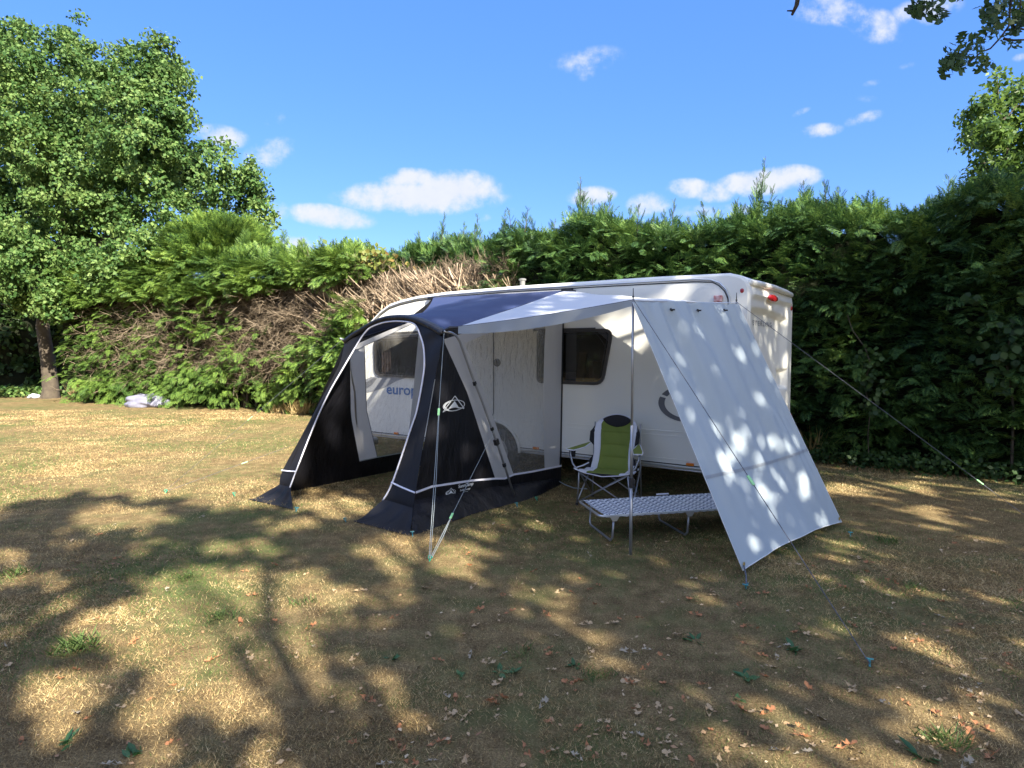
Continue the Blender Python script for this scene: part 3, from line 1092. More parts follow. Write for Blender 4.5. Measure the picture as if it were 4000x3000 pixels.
for (a_, b_) in [((3925, 560), (3820, 480)), ((3940, 620), (3830, 640)), ((3910, 480), (3990, 400)), ((3960, 680), (4080, 560)), ((3903, 420), (3840, 400))]:
    limb(m, D(*a_, 11.6), D(*b_, 11.5), .02, .006, 4, .1, 5)
under(m.build('trunk', M['bark'], None, smooth=True, fixn=False), at)

# ------------------------------------------------------------------ oaks behind the camera: they shade the lawn
def oak_leaf(nl=4):
    """lobed outline, unit length, as a fan of triangles"""
    pts = []
    for i in range(nl * 2 + 1):
        f = i / (nl * 2)
        y = .12 + .88 * f
        wmax = .12 + .30 * math.sin(min(1, f * 1.15) * math.pi * .82)
        wv = wmax if i % 2 == 1 else wmax * .48
        pts.append((wv, y + (.05 if i % 2 else 0)))
    right = [(0.015, 0)] + pts + [(0, 1.04)]
    left = [(-x, y) for x, y in reversed(right[:-1])]
    V = [(x, y, .10 * abs(x) - .06 * y * y) for x, y in right + left]
    c = len(V)
    V += [(0, y, -.06 * y * y) for y in (.3, .7)]
    Fc = []
    for i in range(c):
        j = (i + 1) % c
        ctr = c if (V[i][1] + V[j][1]) / 2 < .5 else c + 1
        Fc.append((i, j, ctr))
    return np.array(V), np.array(Fc)


OKV, OKF = oak_leaf()
TH = np.array([TRV[0] * math.cos(SUN_EL), TRV[1] * math.cos(SUN_EL), -math.sin(SUN_EL)])
LAT = np.array([.866, .5, 0])
VV = np.array([TRV[0] * math.sin(SUN_EL), TRV[1] * math.sin(SUN_EL), math.cos(SUN_EL)])


def uv(p):
    p = np.array(p)
    return np.array([p @ LAT, p @ VV])


gaps = []       # openings between the clumps of leaves: (u, v, 2x2 matrix to unit disc)


def gap_from(f, px, py, rx, ry):
    c_ = uv(f(px, py))
    a_ = uv(f(px + rx, py)) - c_
    b_ = uv(f(px, py - ry)) - c_
    gaps.append((c_, np.linalg.inv(np.stack([a_, b_], 1) + 1e-6 * np.eye(2))))


for q in [(461, 2021, 120, 30), (553, 2113, 80, 20), (922, 2129, 105, 24), (54, 2200, 80, 30), (760, 2195, 60, 18), (434, 2265, 65, 25), (920, 2315, 230, 70), (895, 1967, 120, 22), (1155, 2060, 60, 22),
          (590, 2470, 240, 85), (1085, 2330, 230, 80), (425, 2590, 80, 25), (163, 2824, 180, 72), (588, 2833, 115, 46), (904, 2615, 160, 36), (904, 2742, 200, 46), (1356, 2890, 300, 50), (1580, 2830, 130, 35),
          (800, 2985, 200, 30), (1582, 2706, 85, 26), (1519, 2480, 50, 18), (1781, 2326, 45, 16), (1248, 2634, 85, 32), (1537, 2300, 80, 26), (54, 2940, 90, 50), (1563, 2152, 125, 48), (1700, 2180, 100, 50),
          (1510, 2310, 80, 28), (1915, 2081, 70, 16), (2046, 2325, 66, 38), (2230, 2260, 66, 15), (2252, 2434, 58, 32), (2415, 2559, 85, 26), (1660, 2586, 50, 20), (1573, 2716, 100, 25), (1508, 2483, 45, 16),
          (1750, 2120, 80, 16), (2290, 2824, 80, 25), (2886, 2733, 38, 22), (2976, 2833, 90, 34), (3220, 2833, 130, 38), (3492, 2824, 130, 48), (3130, 2923, 260, 50), (3718, 2905, 170, 66), (3899, 2742, 110, 42),
          (3971, 2833, 60, 50), (2741, 2277, 60, 13), (3398, 1905, 215, 24), (3651, 1996, 165, 19), (3615, 2040, 180, 11), (3253, 2097, 75, 17), (3289, 2148, 140, 20), (3528, 2119, 65, 17), (3940, 1935, 75, 10),
          (150, 2460, 90, 30), (330, 2500, 100, 30), (1300, 1960, 110, 20), (1340, 2010, 90, 14), (700, 1890, 300, 30), (150, 2320, 60, 18), (1050, 2440, 160, 50), (250, 2700, 60, 20), (640, 2700, 60, 20)]:
    k_ = 1.3 if q[0] < 1750 else 1.1
    gap_from(G, q[0], q[1], q[2] * k_, q[3] * k_)
shp = lambda px, py: D(px, py, 5.6 + (px - 2900) * .0014 - (py - 1700) * .0005)
for q in [(2704, 1686, 9, 22), (2720, 1740, 8, 16), (2835, 1772, 26, 45), (2867, 1871, 26, 40), (2889, 1740, 32, 50), (3007, 1708, 42, 48), (2800, 1907, 18, 40), (2835, 1998, 15, 42), (2912, 1984, 28, 62), (2998, 2097, 34, 60),
          (3133, 1889, 36, 75), (3070, 1989, 24, 42), (3224, 2020, 48, 40), (2686, 1278, 22, 38), (2870, 1375, 22, 45), (2930, 1424, 38, 34)]:
    gap_from(shp, q[0], q[1], q[2] * .65, q[3] * .65)
sidep = lambda px, py: HP(px, py, 0)
for X_, Z_, r_ in [(.75, 2.38, .14), (1.65, 2.02, .16), (1.42, 1.76, .14), (1.05, 2.3, .10), (4.9, 2.3, .12), (2.0, 2.3, .1)]:
    gaps.append((uv(LW(X_, 0, Z_)), np.eye(2) / r_))
for px, py in [(3012, 1330), (3022, 1385), (3035, 1440), (3046, 1500), (3060, 1560), (3066, 1620), (2950, 1130), (2890, 1230)]:
    r_ = ray(px, py)
    nn_ = -Vector((UU[0], UU[1], 0))
    p = CAMP + r_ * ((Vector((P0[0], P0[1], 0)) - CAMP).dot(nn_) / r_.dot(nn_))
    gaps.append((uv(p), np.eye(2) / (.035 if py < 1400 else .08)))
for px, py, r_ in [(2197, 1186, .10), (2150, 1205, .11)]:
    gaps.append((uv(D(px, py, 6.6)), np.eye(2) / r_))

EDU = [-9, -2, -1, 0, 1, 2, 3, 4, 5, 6, 7.5, 9, 10.5, 13, 20]
EDV = [4.8, 4.8, 4.9, 4.95, 5.05, 5.6, 5.9, 6.1, 6.2, 6.1, 5.9, 5.6, 6.6, 6.8, 6.5]
n = 42000
u_ = -5 + 21 * rng.random(n)
v_ = -1.2 + 9.2 * rng.random(n)
wu = (vnoise(u_ * 2.1 + 60, v_ * 2.1 + 60, 31) - .5) * .22 + (vnoise(u_ * 6 + 60, v_ * 6 + 60, 33) - .5) * .12
wv = (vnoise(u_ * 2.1 + 90, v_ * 2.1 + 60, 37) - .5) * .20 + (vnoise(u_ * 6 + 90, v_ * 6 + 60, 39) - .5) * .12
keep = (v_ > .45) & (v_ < np.interp(u_, EDU, EDV) + 1.1 * (vnoise(u_ * 1.1 + 50, v_ * .2 + 10, 21) - .5) + .7 * (vnoise(u_ * 3 + 50, v_ * 1.5 + 10, 23) - .5))
for c_, iv in gaps:
    q = iv @ (np.stack([u_ + wu, v_ + wv]) - c_[:, None])
    keep &= (q ** 2).sum(0) > 1.55
# small natural openings
keep &= (vnoise(u_ * 2.7 + 20, v_ * 2.7 + 70, 41) * .6 + vnoise(u_ * 7 + 20, v_ * 7 + 70, 43) * .4) < .80
u_, v_ = u_[keep], v_[keep]
n = len(u_)
# distance back along the sun's ray puts each leaf in a crown 6 to 12 m behind the camera
sc = -6.5 - 3.5 * rng.random(n) - 1.2 * (v_ - 3) * .2
zc = (v_ - sc * math.sin(SUN_EL)) / math.cos(SUN_EL)
Pp = LAT[None] * u_[:, None] + np.stack([TRV[0] * sc, TRV[1] * sc, zc], 1)
oakA = root('oak_tree', 'big oak standing over the viewer whose dark lobed leaves dip into the top right corner', 'tree', (10.3, -3.9, 0))
oakB = root('oak_tree', 'second spreading oak behind the viewer that shades the left of the lawn', 'tree', (5.9, -8.2, 0))
left = u_ < 3.4
for sel, rt in ((~left, oakA), (left, oakB)):
    k = sel.sum()
    under(put('crown', (LEAFV * np.array([1.15, 1, 1]), LEAFF), Pp[sel], rng.normal(size=(k, 3)), -TH[None] + rng.normal(size=(k, 3)) * .55, .17 + .10 * rng.random(k), M['oak'], None), rt)


def back(u, v, s=-9.4):
    z = (v - s * math.sin(SUN_EL)) / math.cos(SUN_EL)
    p = LAT * u
    return Vector((p[0] + TRV[0] * s, p[1] + TRV[1] * s, z))


m = MB()
pts = [Vector((10.3, -3.9, -.1)), Vector((10.3, -3.8, 2)), Vector((10.2, -3.9, 4.5)), Vector((10.1, -3.9, 7))]
m.tube(pts, [.42, .34, .30, .26], 10, False)
for (u, v) in [(5, 5.6), (6.5, 6.2), (8.5, 6.5), (10.5, 6.3), (12, 4), (4, 3), (5.5, 1.6), (8, 1.2), (10.5, 1.5)]:
    pp = limb(m, pts[3] + Vector((0, 0, -.8 * rng.random())), back(u, v), .12, .02, 6, .12)
    for q in range(4):
        limb(m, pp[2 + q % 4], Vector(pp[2 + q % 4]) + Vector((rng.normal() * 1.3, rng.normal() * 1.0, rng.normal() * 1.0)), .045, .01, 4)
# limb that reaches over and past the viewer's right
m.tube([pts[2], (8.8, -3.0, 6.2), (6.6, -.9, 6.6), (4.7, 1.8, 5.7), (3.9, 3.6, 4.9), (3.45, 4.25, 4.45), (2.6, 4.5, 4.5), (2.12, 4.5, 4.35)], [.13, .11, .085, .06, .04, .026, .016, .012], 7, False)
# snapped twig end at the top edge
m.tube([(2.12, 4.5, 4.35), D(3122, -40, 4.5), D(3112, 20, 4.5), D(3094, 58, 4.5)], [.012, .017, .015, .009], 6)
m.tube([D(3104, 42, 4.5), D(3074, 42, 4.5)], [.008, .004], 5)
# twigs inside the view
tw = [[(3.6, 4.1, 4.6), D(3960, -60, 4.3), D(3945, 30, 4.3), D(3942, 100, 4.3), D(3905, 150, 4.3), D(3868, 190, 4.3), D(3830, 205, 4.3), D(3780, 250, 4.3)],
      [D(3942, 75, 4.3), D(3965, 110, 4.3), D(4020, 118, 4.35)], [D(3920, 152, 4.3), D(3960, 158, 4.3), D(4030, 154, 4.35)],
      [(3.3, 4.25, 4.5), D(3680, -50, 4.3), D(3640, 5, 4.3)], [(3.7, 4.0, 4.7), D(3990, -50, 4.2), D(3985, 40, 4.2)]]
for p_ in tw:
    m.tube(p_, [.008 * (1 - .7 * i / len(p_)) + .001 for i in range(len(p_))], 5, False)
under(m.build('trunk', M['barko'], None, smooth=True, fixn=False), oakA)
P_, D_, S_ = [], [], []
for (px, py, sx_, sy_, c_, dx, dz) in [(3760, 215, 42, 22, 26, -.9, -.5), (3810, 190, 34, 22, 18, -.5, .4), (3745, 245, 26, 14, 9, -.8, -.5), (3825, 215, 25, 20, 12, .3, -.8), (3895, 130, 30, 20, 16, -.6, .5), (3620, 12, 32, 18, 20, -.9, -.5), (3672, 30, 10, 14, 8, .1, -1),
                                      (3915, 15, 40, 20, 24, -.6, -.6), (3985, 60, 26, 26, 24, .1, -.8), (3870, 30, 16, 12, 6, -.7, -.8), (3990, 5, 40, 20, 26, .3, -.3), (3935, 158, 12, 8, 5, .6, -.2), (3700, -40, 60, 20, 20, 0, .2), (3850, -40, 80, 20, 26, 0, .2)]:
    for i in range(c_):
        p = D(px + rng.normal() * sx_ * .6, py + rng.normal() * sy_ * .6, 4.3 + rng.normal() * .09)
        P_.append(tuple(p)); D_.append((dx + rng.normal() * .5, rng.normal() * .4, dz + rng.normal() * .5)); S_.append(.075 + .035 * rng.random())
under(put('hanging_leaves', (OKV, OKF), np.array(P_), np.array(D_), np.array([0, -1, .4]) + rng.normal(size=(len(P_), 3)) * .6, np.array(S_), M['oak'], None), oakA)
m = MB()
pts = [Vector((5.9, -8.2, -.1)), Vector((5.9, -8.1, 2)), Vector((5.8, -8.2, 4.5)), Vector((5.8, -8.1, 7))]
m.tube(pts, [.38, .31, .27, .23], 10, False)
for (u, v) in [(-3, 4.2), (-1, 4.6), (.6, 4.7), (2, 5.3), (-2.6, 2), (-1, .6), (1, 1), (2.6, 2.6), (.2, 2.8), (3, 4.2)]:
    pp = limb(m, pts[3] + Vector((0, 0, -.8 * rng.random())), back(u, v), .12, .02, 6, .12)
    for q in range(4):
        limb(m, pp[2 + q % 4], Vector(pp[2 + q % 4]) + Vector((rng.normal() * 1.3, rng.normal() * 1.0, rng.normal() * 1.0)), .045, .01, 4)
under(m.build('trunk', M['barko'], None, smooth=True, fixn=False), oakB)

# unseen hedge added behind the viewer to darken what the panes reflect
fh = root('reflection_hedge', 'unseen dark hedge added behind the viewer, mirrored in the caravan windows', 'hedge', (-24, -13, 0))
lobes = [(-37 + 1.25 * k, 9 - 2.1 * k - 1.5 * rng.random(), 1.2 + 2.6 * (q_ > 0) * rng.random() + 1.6 * q_, 2.4) for k in range(22) for q_ in (0, 1)]
under(crown('foliage', lobes, 800, 24, .40, M['oak'], None, .8, (NARV * np.array([2.3, 1, 1]), NARF), .8, .7), fh)
m = MB()
for l in lobes: m.ball(l[:3], 2.1, 10, 7, .3, l[0])
under(m.build('hedge_inside', M['core'], None), fh)

# ------------------------------------------------------------------ caravan
cv = root('caravan', 'cream white touring caravan parked along the hedge with awning and sun sheet on its side', 'caravan', (P0[0], P0[1], 0), ROT)


def rounded(cs, r, k=5):
    """polygon with rounded corners; r may be a list"""
    out = []
    n = len(cs)
    for i in range(n):
        p0, p1, p2 = Vector(cs[i - 1]), Vector(cs[i]), Vector(cs[(i + 1) % n])
        ri = r[i] if isinstance(r, (list, tuple)) else r
        a = p1 + (p0 - p1).normalized() * ri
        c_ = p1 + (p2 - p1).normalized() * ri
        for q in range(k + 1):
            f = q / k
            out.append(a.lerp(p1, f).lerp(p1.lerp(c_, f), f))
    return [(p.x, p.y) for p in out]


PROF = [(.05, .36), (.01, .45), (0, .6), (0, 1.2), (0, 1.8), (0, 2.30), (.01, 2.38), (.045, 2.45), (.11, 2.50), (.22, 2.53), (1, 2.545), (3, 2.55), (4.2, 2.535), (4.75, 2.505), (5.1, 2.46), (5.35, 2.41), (5.56, 2.31), (5.76, 2.17),
        (5.91, 1.97), (6.02, 1.7), (6.07, 1.35), (6.05, .95), (5.98, .6), (5.88, .36)]
ARCH = [(3.35 + .40 * math.cos(a), .36 + .37 * math.sin(a)) for a in [math.pi * k / 12 for k in range(13)]]
PROF2 = PROF + ARCH


def shrink(pl, s):
    out = []
    n = len(pl)
    for i in range(n):
        a, b_, c_ = Vector(pl[i - 1]), Vector(pl[i]), Vector(pl[(i + 1) % n])
        t1 = (b_ - a).normalized()
        t2 = (c_ - b_).normalized()
        t_ = (t1 + t2)
        t_ = t_.normalized() if t_.length > 1e-6 else t1
        nn_ = Vector((t_.y, -t_.x))
        out.append((b_.x + nn_.x * s, b_.y + nn_.y * s))
    return out


W2 = rounded([(2.64, 1.96), (1.57, 1.96), (1.70, 1.29), (2.64, 1.29)], [.07, .12, .12, .07])
W1 = rounded([(5.68, 1.90), (4.30, 1.95), (4.30, 1.29), (5.66, 1.31)], [.17, .07, .07, .12])


def fill_plane(outlines, y, name, mt, parent):
    bm = bmesh.new()
    for ol in outlines:
        vs = [bm.verts.new((x, y, z)) for x, z in ol]
        for i in range(len(vs)):
            bm.edges.new((vs[i - 1], vs[i]))
    bmesh.ops.triangle_fill(bm, use_beauty=True, use_dissolve=False, edges=bm.edges)
    bmesh.ops.recalc_face_normals(bm, faces=bm.faces)
    me = bpy.data.meshes.new(name)
    bm.to_mesh(me)
    bm.free()
    me.materials.append(mt)
    o = bpy.data.objects.new(name, me)
    C.objects.link(o)
    o.parent = parent
    return o


secs = [(0, .03), (-.010, .011), (-.035, 0), (-2.015, 0), (-2.04, .011), (-2.05, .03)]
rings = [[(x, y, z) for x, z in shrink(PROF2, s)] for y, s in secs]
body = MB()
NP = len(PROF2)
for i in range(len(secs) - 1):
    for k in range(NP):
        l = (k + 1) % NP
        if i == 2 and 1 <= k <= 4: continue                # the moulded rear panel fills this
        body.add([rings[i][k], rings[i][l], rings[i + 1][l], rings[i + 1][k]], [(0, 1, 2, 3)])
body.build('body', M['mould'], cv, smooth=True, merge=True)
fill_plane([[(x, z) for x, z in shrink(PROF2, .03)], W1, W2], 0, 'side_wall', M['shell'], cv)
fill_plane([[(x, z) for x, z in shrink(PROF2, .03)]], -2.05, 'side_wall', M['shell'], cv)


def sstep(a, b_, x):
    f = max(0, min(1, (x - a) / (b_ - a)))
    return f * f * (3 - 2 * f)


def rear_x(y, z):
    """moulded rear: y measured across from the near corner"""
    ztop = 2.185 - .075 * ((y - .55) / 1.2) ** 2 if y > .55 else 2.185 - .02 * ((y - .55) / .55) ** 2
    left = sstep(.03, .06, y)
    right = 1 - sstep(1.60, 1.78, y)
    top_ = 1 - sstep(ztop - .07, ztop - .005, z)
    bot = sstep(.80, .9, z)
    x = .07 * min(left, right, top_, bot)
    # bowl: the recess is shallower low down
    x *= .75 + .25 * sstep(1.0, 2.0, z)
    # grab handle pocket
    pk = min(sstep(1.47, 1.52, y), 1 - sstep(1.76, 1.84, y), sstep(1.21, 1.26, z), 1 - sstep(1.42, 1.48, z))
    x += .07 * pk
    # lip over the header
    x -= .035 * sstep(2.24, 2.31, z) * sstep(.0, .12, y) * (1 - sstep(1.85, 1.95, y))
    return x


rp = MB()
rp.grid(lambda u, v: (rear_x(.035 + 1.98 * u, .45 + 1.85 * v) * (1 if 0 < u < 1 else 0), -(.035 + 1.98 * u), .45 + 1.85 * v), 110, 120)
rear = rp.build('rear_panel', M['mould'], cv, smooth=True)
# roof ridge lip over the rear
m = MB(); m.tube([(.02, -.05, 2.42), (.0, -.4, 2.43), (-.01, -1.0, 2.435), (.0, -1.6, 2.43), (.02, -2.0, 2.42)], .035, 8)
m.build('rear_lip', M['mould'], cv, smooth=True)


def side_poly(name, pl, y, mt, parent=cv, solid=0):
    m = MB()
    m.add([(x, y, z) for x, z in pl], [tuple(range(len(pl)))])
    return m.build(name, mt, parent, tri=True, solid=solid)


def ring_mesh(outer, inner, y0, y1, mt, name, parent):
    m = MB()
    n = len(outer)
    for k in range(n):
        l = (k + 1) % n
        o0, o1, i0, i1 = outer[k], outer[l], inner[k], inner[l]
        m.add([(o0[0], y1, o0[1]), (o1[0], y1, o1[1]), (i1[0], y1, i1[1]), (i0[0], y1, i0[1])], [(0, 1, 2, 3)])
        m.add([(o0[0], y0, o0[1]), (o1[0], y0, o1[1]), (o1[0], y1, o1[1]), (o0[0], y1, o0[1])], [(0, 1, 2, 3)])
        m.add([(i0[0], y0 - .05, i0[1]), (i1[0], y0 - .05, i1[1]), (i1[0], y1, i1[1]), (i0[0], y1, i0[1])], [(0, 1, 2, 3)])
    return m.build(name, mt, parent, fixn=False)


def window(pl):
    wd = fill_plane([shrink(pl, .028)], .012, 'window', M['glass'], cv)
    wd.name = 'window'
    ring_mesh(shrink(pl, -.006), shrink(pl, .032), 0, .020, M['frame'], 'window_frame', wd)
    ring_mesh(shrink(pl, .050), shrink(pl, .058), .010, .016, M['rubber'], 'seal', wd)
    return wd


def orient(pl):
    a = sum(pl[i - 1][0] * pl[i][1] - pl[i][0] * pl[i - 1][1] for i in range(len(pl)))
    return pl if a < 0 else pl[::-1]


W1, W2 = orient(W1), orient(W2)
# PROF runs clockwise the same way, so shrink() moves inward for these too
w1 = window(W1)
w2 = window(W2)
m = MB(); m.box((2.25, .024, 1.965), (.9, .012, .03)); m.build('top_rail', M['frame'], w2)
m = MB(); m.box((5.0, .024, 1.965), (1.2, .014, .03), Matrix.Rotation(.03, 3, 'Y')); m.build('top_rail', M['frame'], w1)
# inside of the van, seen dimly through the panes
m = MB()
m.box((3.2, -1.98, 1.4), (5.2, .02, 1.9)); m.box((3.2, -1.0, .52), (5.2, 1.9, .03)); m.box((3.2, -1.0, 2.36), (4.0, 1.9, .03))
m.box((4.15, -.9, 1.4), (.03, 1.6, 1.9)); m.box((1.3, -.9, 1.4), (.03, 1.6, 1.9))
m.build('interior', M['wood'], cv)
for (a_, b_) in ((2.36, 2.50), (5.42, 5.60), (4.32, 4.42)):
    m = MB()
    m.grid(lambda u, v: (a_ + (b_ - a_) * u, -.10 + .02 * math.sin(u * 20), 1.2 + .85 * v), 16, 2)
    m.build('curtain', M['curtain'], cv, smooth=True)
for c_, d_, an_ in (((2.17, -.30, 1.42), (.10, .05, .52), -.12), ((2.02, -.45, 1.36), (.07, .3, .42), .1), ((1.90, -.5, 1.30), (.10, .2, .26), -.1), ((1.76, -.25, 1.52), (.10, .12, .40), -.25), ((2.45, -.3, 1.34), (.3, .3, .16), 0), ((5.0, -.6, 1.3), (.7, .5, .3), 0)):
    m = MB(); m.box(c_, d_, Matrix.Rotation(an_, 3, 'Y')); m.build('box', M['card'], cv, bevel=.004)

# rails and trims
m = MB()
RAIL = [(.205, .5), (.205, 1.2), (.205, 2.15), (.215, 2.27), (.25, 2.36), (.32, 2.43), (.42, 2.47), (.6, 2.487), (1.6, 2.495), (3.1, 2.505), (4.2, 2.49), (4.75, 2.46), (5.1, 2.415), (5.33, 2.365), (5.53, 2.27), (5.72, 2.13), (5.86, 1.94), (5.96, 1.7), (6.01, 1.35), (5.99, .95), (5.92, .6)]
m.tube([(x, .006, z) for x, z in RAIL], .011, 6)
m.build('awning_rail', M['alu'], cv, smooth=True)
m = MB()
m.tube([(x - .02 if x < .5 else x, .004, z - .028 if x > .4 else z) for x, z in [(.235, .5), (.24, 2.15), (.25, 2.26), (.285, 2.34), (.35, 2.405)] + RAIL[6:17]], .006, 5)
m.build('rail_groove', M['rubber'], cv)
m = MB()
for a_, b_ in ((.22, 2.9), (3.8, 5.88)):
    m.box(((a_ + b_) / 2, .008, .395), (b_ - a_, .022, .020))
    m.box(((a_ + b_) / 2, .010, .365), (b_ - a_, .018, .012))
m.build('skirt_rail', M['alu'], cv, bevel=.003)
m = MB()
for a_, b_ in ((.22, 2.93), (3.77, 5.95)):
    m.box(((a_ + b_) / 2, .006, .42), (b_ - a_, .008, .010))
m.build('rubber_strip', M['rubber'], cv)
m = MB()
for a_, b_ in ((.6, 2.9),):
    m.tube([(a_, .0, .79), (b_, .0, .79)], .006, 5)
    m.tube([(a_, .0, .74), (b_, .0, .74)], .004, 5)
    m.tube([(a_, .0, .475), (b_, .0, .475)], .005, 5)
m.build('swage_line', M['mould'], cv)
# door
dr = side_poly('door', rounded([(3.95, 2.06), (2.9 + .45, 2.06), (2.9 + .45, .80), (3.95, .80)], .07), .006, M['shell'])
m = MB(); m.tube([(x, .008, z) for x, z in rounded([(3.95, 2.06), (3.35, 2.06), (3.35, .80), (3.95, .80)], .07)], .006, 5, closed=True); m.build('seal', M['rubber'], dr)
# small round vent beside it
m = MB(); m.tube([(3.29, -.005, 1.54), (3.29, .012, 1.54)], .055, 16); m.tube([(3.29, .0, 1.54), (3.29, .018, 1.54)], .034, 14)
m.build('water_vent', M['frame'], cv)
# lights
m = MB(); m.box((.33, .018, 2.26), (.095, .035, .075)); m.build('side_light', M['pinkl'], cv, bevel=.012)
for x in (2.66, .61, 5.2):
    m = MB(); m.box((x, .014, .437), (.085, .024, .032)); m.build('marker_light', M['oran'], cv, bevel=.004)
m = MB(); m.ball((-.040, -.80, 2.30), (.03, .22, .042), 20, 12); m.build('brake_light', M['redl'], cv, smooth=True)
m = MB(); m.ball((.085, -.012, 2.335), (.03, .018, .034), 12, 8); m.build('marker_lamp', M['redl'], cv, smooth=True)
m = MB(); m.ball((.0, -1.93, 2.25), (.02, .03, .035), 12, 8); m.build('marker_lamp', M['redl'], cv, smooth=True)
for y in (-.12, -1.93):
    m = MB(); m.ball((-.01, y, .74), (.05, .09, .16), 14, 10); m.build('tail_light', M['redl'], cv, smooth=True)
# access hatch
m = MB(); m.tube([(x, .004, z) for x, z in rounded([(2.72, .72), (2.58, .72), (2.58, .53), (2.72, .53)], .01)], .004, 5, closed=True); m.build('hatch', M['mould'], cv)
# roof chimney
m = MB(); m.tube([(3.05, -.25, 2.53), (3.05, -.25, 2.65)], [.036, .034], 14); m.tube([(3.05, -.25, 2.64), (3.05, -.25, 2.65), (3.05, -.25, 2.665), (3.05, -.25, 2.672)], [.036, .05, .05, .03], 14)
m.build('roof_flue', mat('flue_grey', (.16, .16, .15), .6), cv, smooth=False)
for x_ in (1.6, 4.0):
    m = MB(); m.box((x_, -1.0, 2.57), (.5, .5, .06)); m.build('roof_hatch', M['roofw'], cv, bevel=.02)
# wheels
wh_all = []
for y in (-.13, -1.92):
    m = MB()
    pr = [(.20, -.085), (.285, -.09), (.312, -.065), (.318, 0), (.312, .065), (.285, .09), (.20, .085)]
    m.grid(lambda u, v: (3.35 + pr[min(6, int(round(v * 6)))][0] * math.cos(u * 6.28318), y + pr[min(6, int(round(v * 6)))][1], .318 + pr[min(6, int(round(v * 6)))][0] * math.sin(u * 6.28318)), 36, 6)
    wl = m.build('wheel', M['tyre'], cv, smooth=True)
    m = MB()
    s_ = 1 if y > -1 else -1
    m.tube([(3.35, y + s_ * .07, .318), (3.35, y + s_ * .055, .318)], .205, 28)
    m.tube([(3.35, y + s_ * .07, .318), (3.35, y + s_ * .10, .318)], .06, 16)
    for k in range(5):
        a = k * 2 * math.pi / 5
        m.box((3.35 + .12 * math.cos(a), y + s_ * .082, .318 + .12 * math.sin(a)), (.15, .02, .05), Matrix.Rotation(-a, 3, 'Y'))
    m.build('rim', M['rim'], wl)
m = MB()
m.tube([(3.35 + .43 * math.cos(a), .005, .35 + .40 * math.sin(a)) for a in [math.pi * k / 20 for k in range(21)]], .022, 8)
m.build('wheel_arch', M['mould'], cv, smooth=True)
m = MB()
m.box((3.35, -1.02, .74), (.9, 1.9, .03)); m.box((3.0, -1.02, .5), (.9 - .86, 1.9, .45)); m.box((3.70, -1.02, .5), (.04, 1.9, .45))
m.box((3.0, -1.02, .37), (5.6, 1.9, .04)); m.box((3.3, -.7, .33), (5.0, .05, .1)); m.box((3.3, -1.35, .33), (5.0, .05, .1)); m.box((3.35, -1.02, .32), (.07, 1.7, .07))
m.build('chassis', M['dark'], cv)
for x, y in ((.5, -.3), (.5, -1.75), (5.4, -.3), (5.4, -1.75)):
    m = MB(); m.tube([(x + .35, y, .33), (x, y, .29)], .018, 6); m.box((x, y, .285), (.10, .08, .02)); m.build('corner_steady', M['alud'], cv)
m = MB(); m.box((6.5, -1.02, .42), (1.1, .10, .08)); m.tube([(6.85, -1.02, .42), (6.85, -1.02, .03)], .025, 8); m.tube([(6.85, -1.08, .06), (6.85, -.96, .06)], .08, 14); m.build('towing_frame', M['alud'], cv)
# decals
sw = [(5.95, 1.22), (5.75, 1.285), (5.5, 1.30), (5.0, 1.292), (5.2, 1.235), (5.45, 1.13), (5.75, 1.05), (5.98, 1.02)]
side_poly('decal', sw, .004, M['lgrey'])
side_poly('decal', [(5.95, 1.17), (5.82, 1.215), (5.72, 1.26), (5.62, 1.275), (5.72, 1.17), (5.85, 1.10), (5.96, 1.07)], .007, M['grey'])
m = MB()
for a0, a1 in ((128, 152), (160, 258)):
    for k in range(14):
        q0 = rad(a0 + (a1 - a0) * k / 14); q1 = rad(a0 + (a1 - a0) * (k + 1) / 14)
        def pt(q, s_): return (.66 - (.335 * s_) * math.cos(q), .004, 1.11 + (.205 * s_) * math.sin(q))
        m.add([pt(q0, 1), pt(q1, 1), pt(q1, .78), pt(q0, .78)], [(0, 1, 2, 3)])
m.build('badge_ring', M['grey'], cv)


def text_mesh(name, body_, width, height, org, ex, ey, mt, parent, bold=.0, spacing=1.0):
    cu = bpy.data.curves.new(name, 'FONT')
    cu.body = body_
    cu.offset = bold
    cu.space_character = spacing
    o = bpy.data.objects.new('tmp', cu)
    C.objects.link(o)
    bpy.context.view_layer.update()
    dg = bpy.context.evaluated_depsgraph_get()
    me = bpy.data.meshes.new_from_object(o.evaluated_get(dg))
    bpy.data.objects.remove(o)
    n = len(me.vertices)
    a = np.zeros(n * 3)
    me.vertices.foreach_get('co', a)
    a = a.reshape(-1, 3)
    x0, x1 = a[:, 0].min(), a[:, 0].max()
    y0, y1 = 0, a[:, 1].max()
    sx_ = width / (x1 - x0)
    sy_ = height / (y1 - y0)
    ex, ey, org = np.array(ex, float), np.array(ey, float), np.array(org, float)
    p = org[None] + ex[None] * ((a[:, :1] - x0) * sx_) + ey[None] * ((a[:, 1:2] - y0) * sy_)
    me.vertices.foreach_set('co', p.ravel())
    me.materials.clear()
    me.materials.append(mt)
    me.update()
    q = bpy.data.objects.new(name, me)
    C.objects.link(q)
    q.parent = parent
    return q


text_mesh('lettering', 'europa', .76, .105, (5.41, .005, 1.035), (-1, 0, 0), (0, 0, 1), M['blue'], cv, .018)
text_mesh('lettering', 'STERLING', .84, .055, (.061, -.36, 1.985), (0, -1, 0), (0, 0, 1), M['grey'], cv, .01, 1.5)

# ------------------------------------------------------------------ awning (sun canopy tent)
aw = root('awning', 'navy and grey porch awning with clear side windows pitched against the caravan', 'awning', (P0[0], P0[1], 0), ROT)


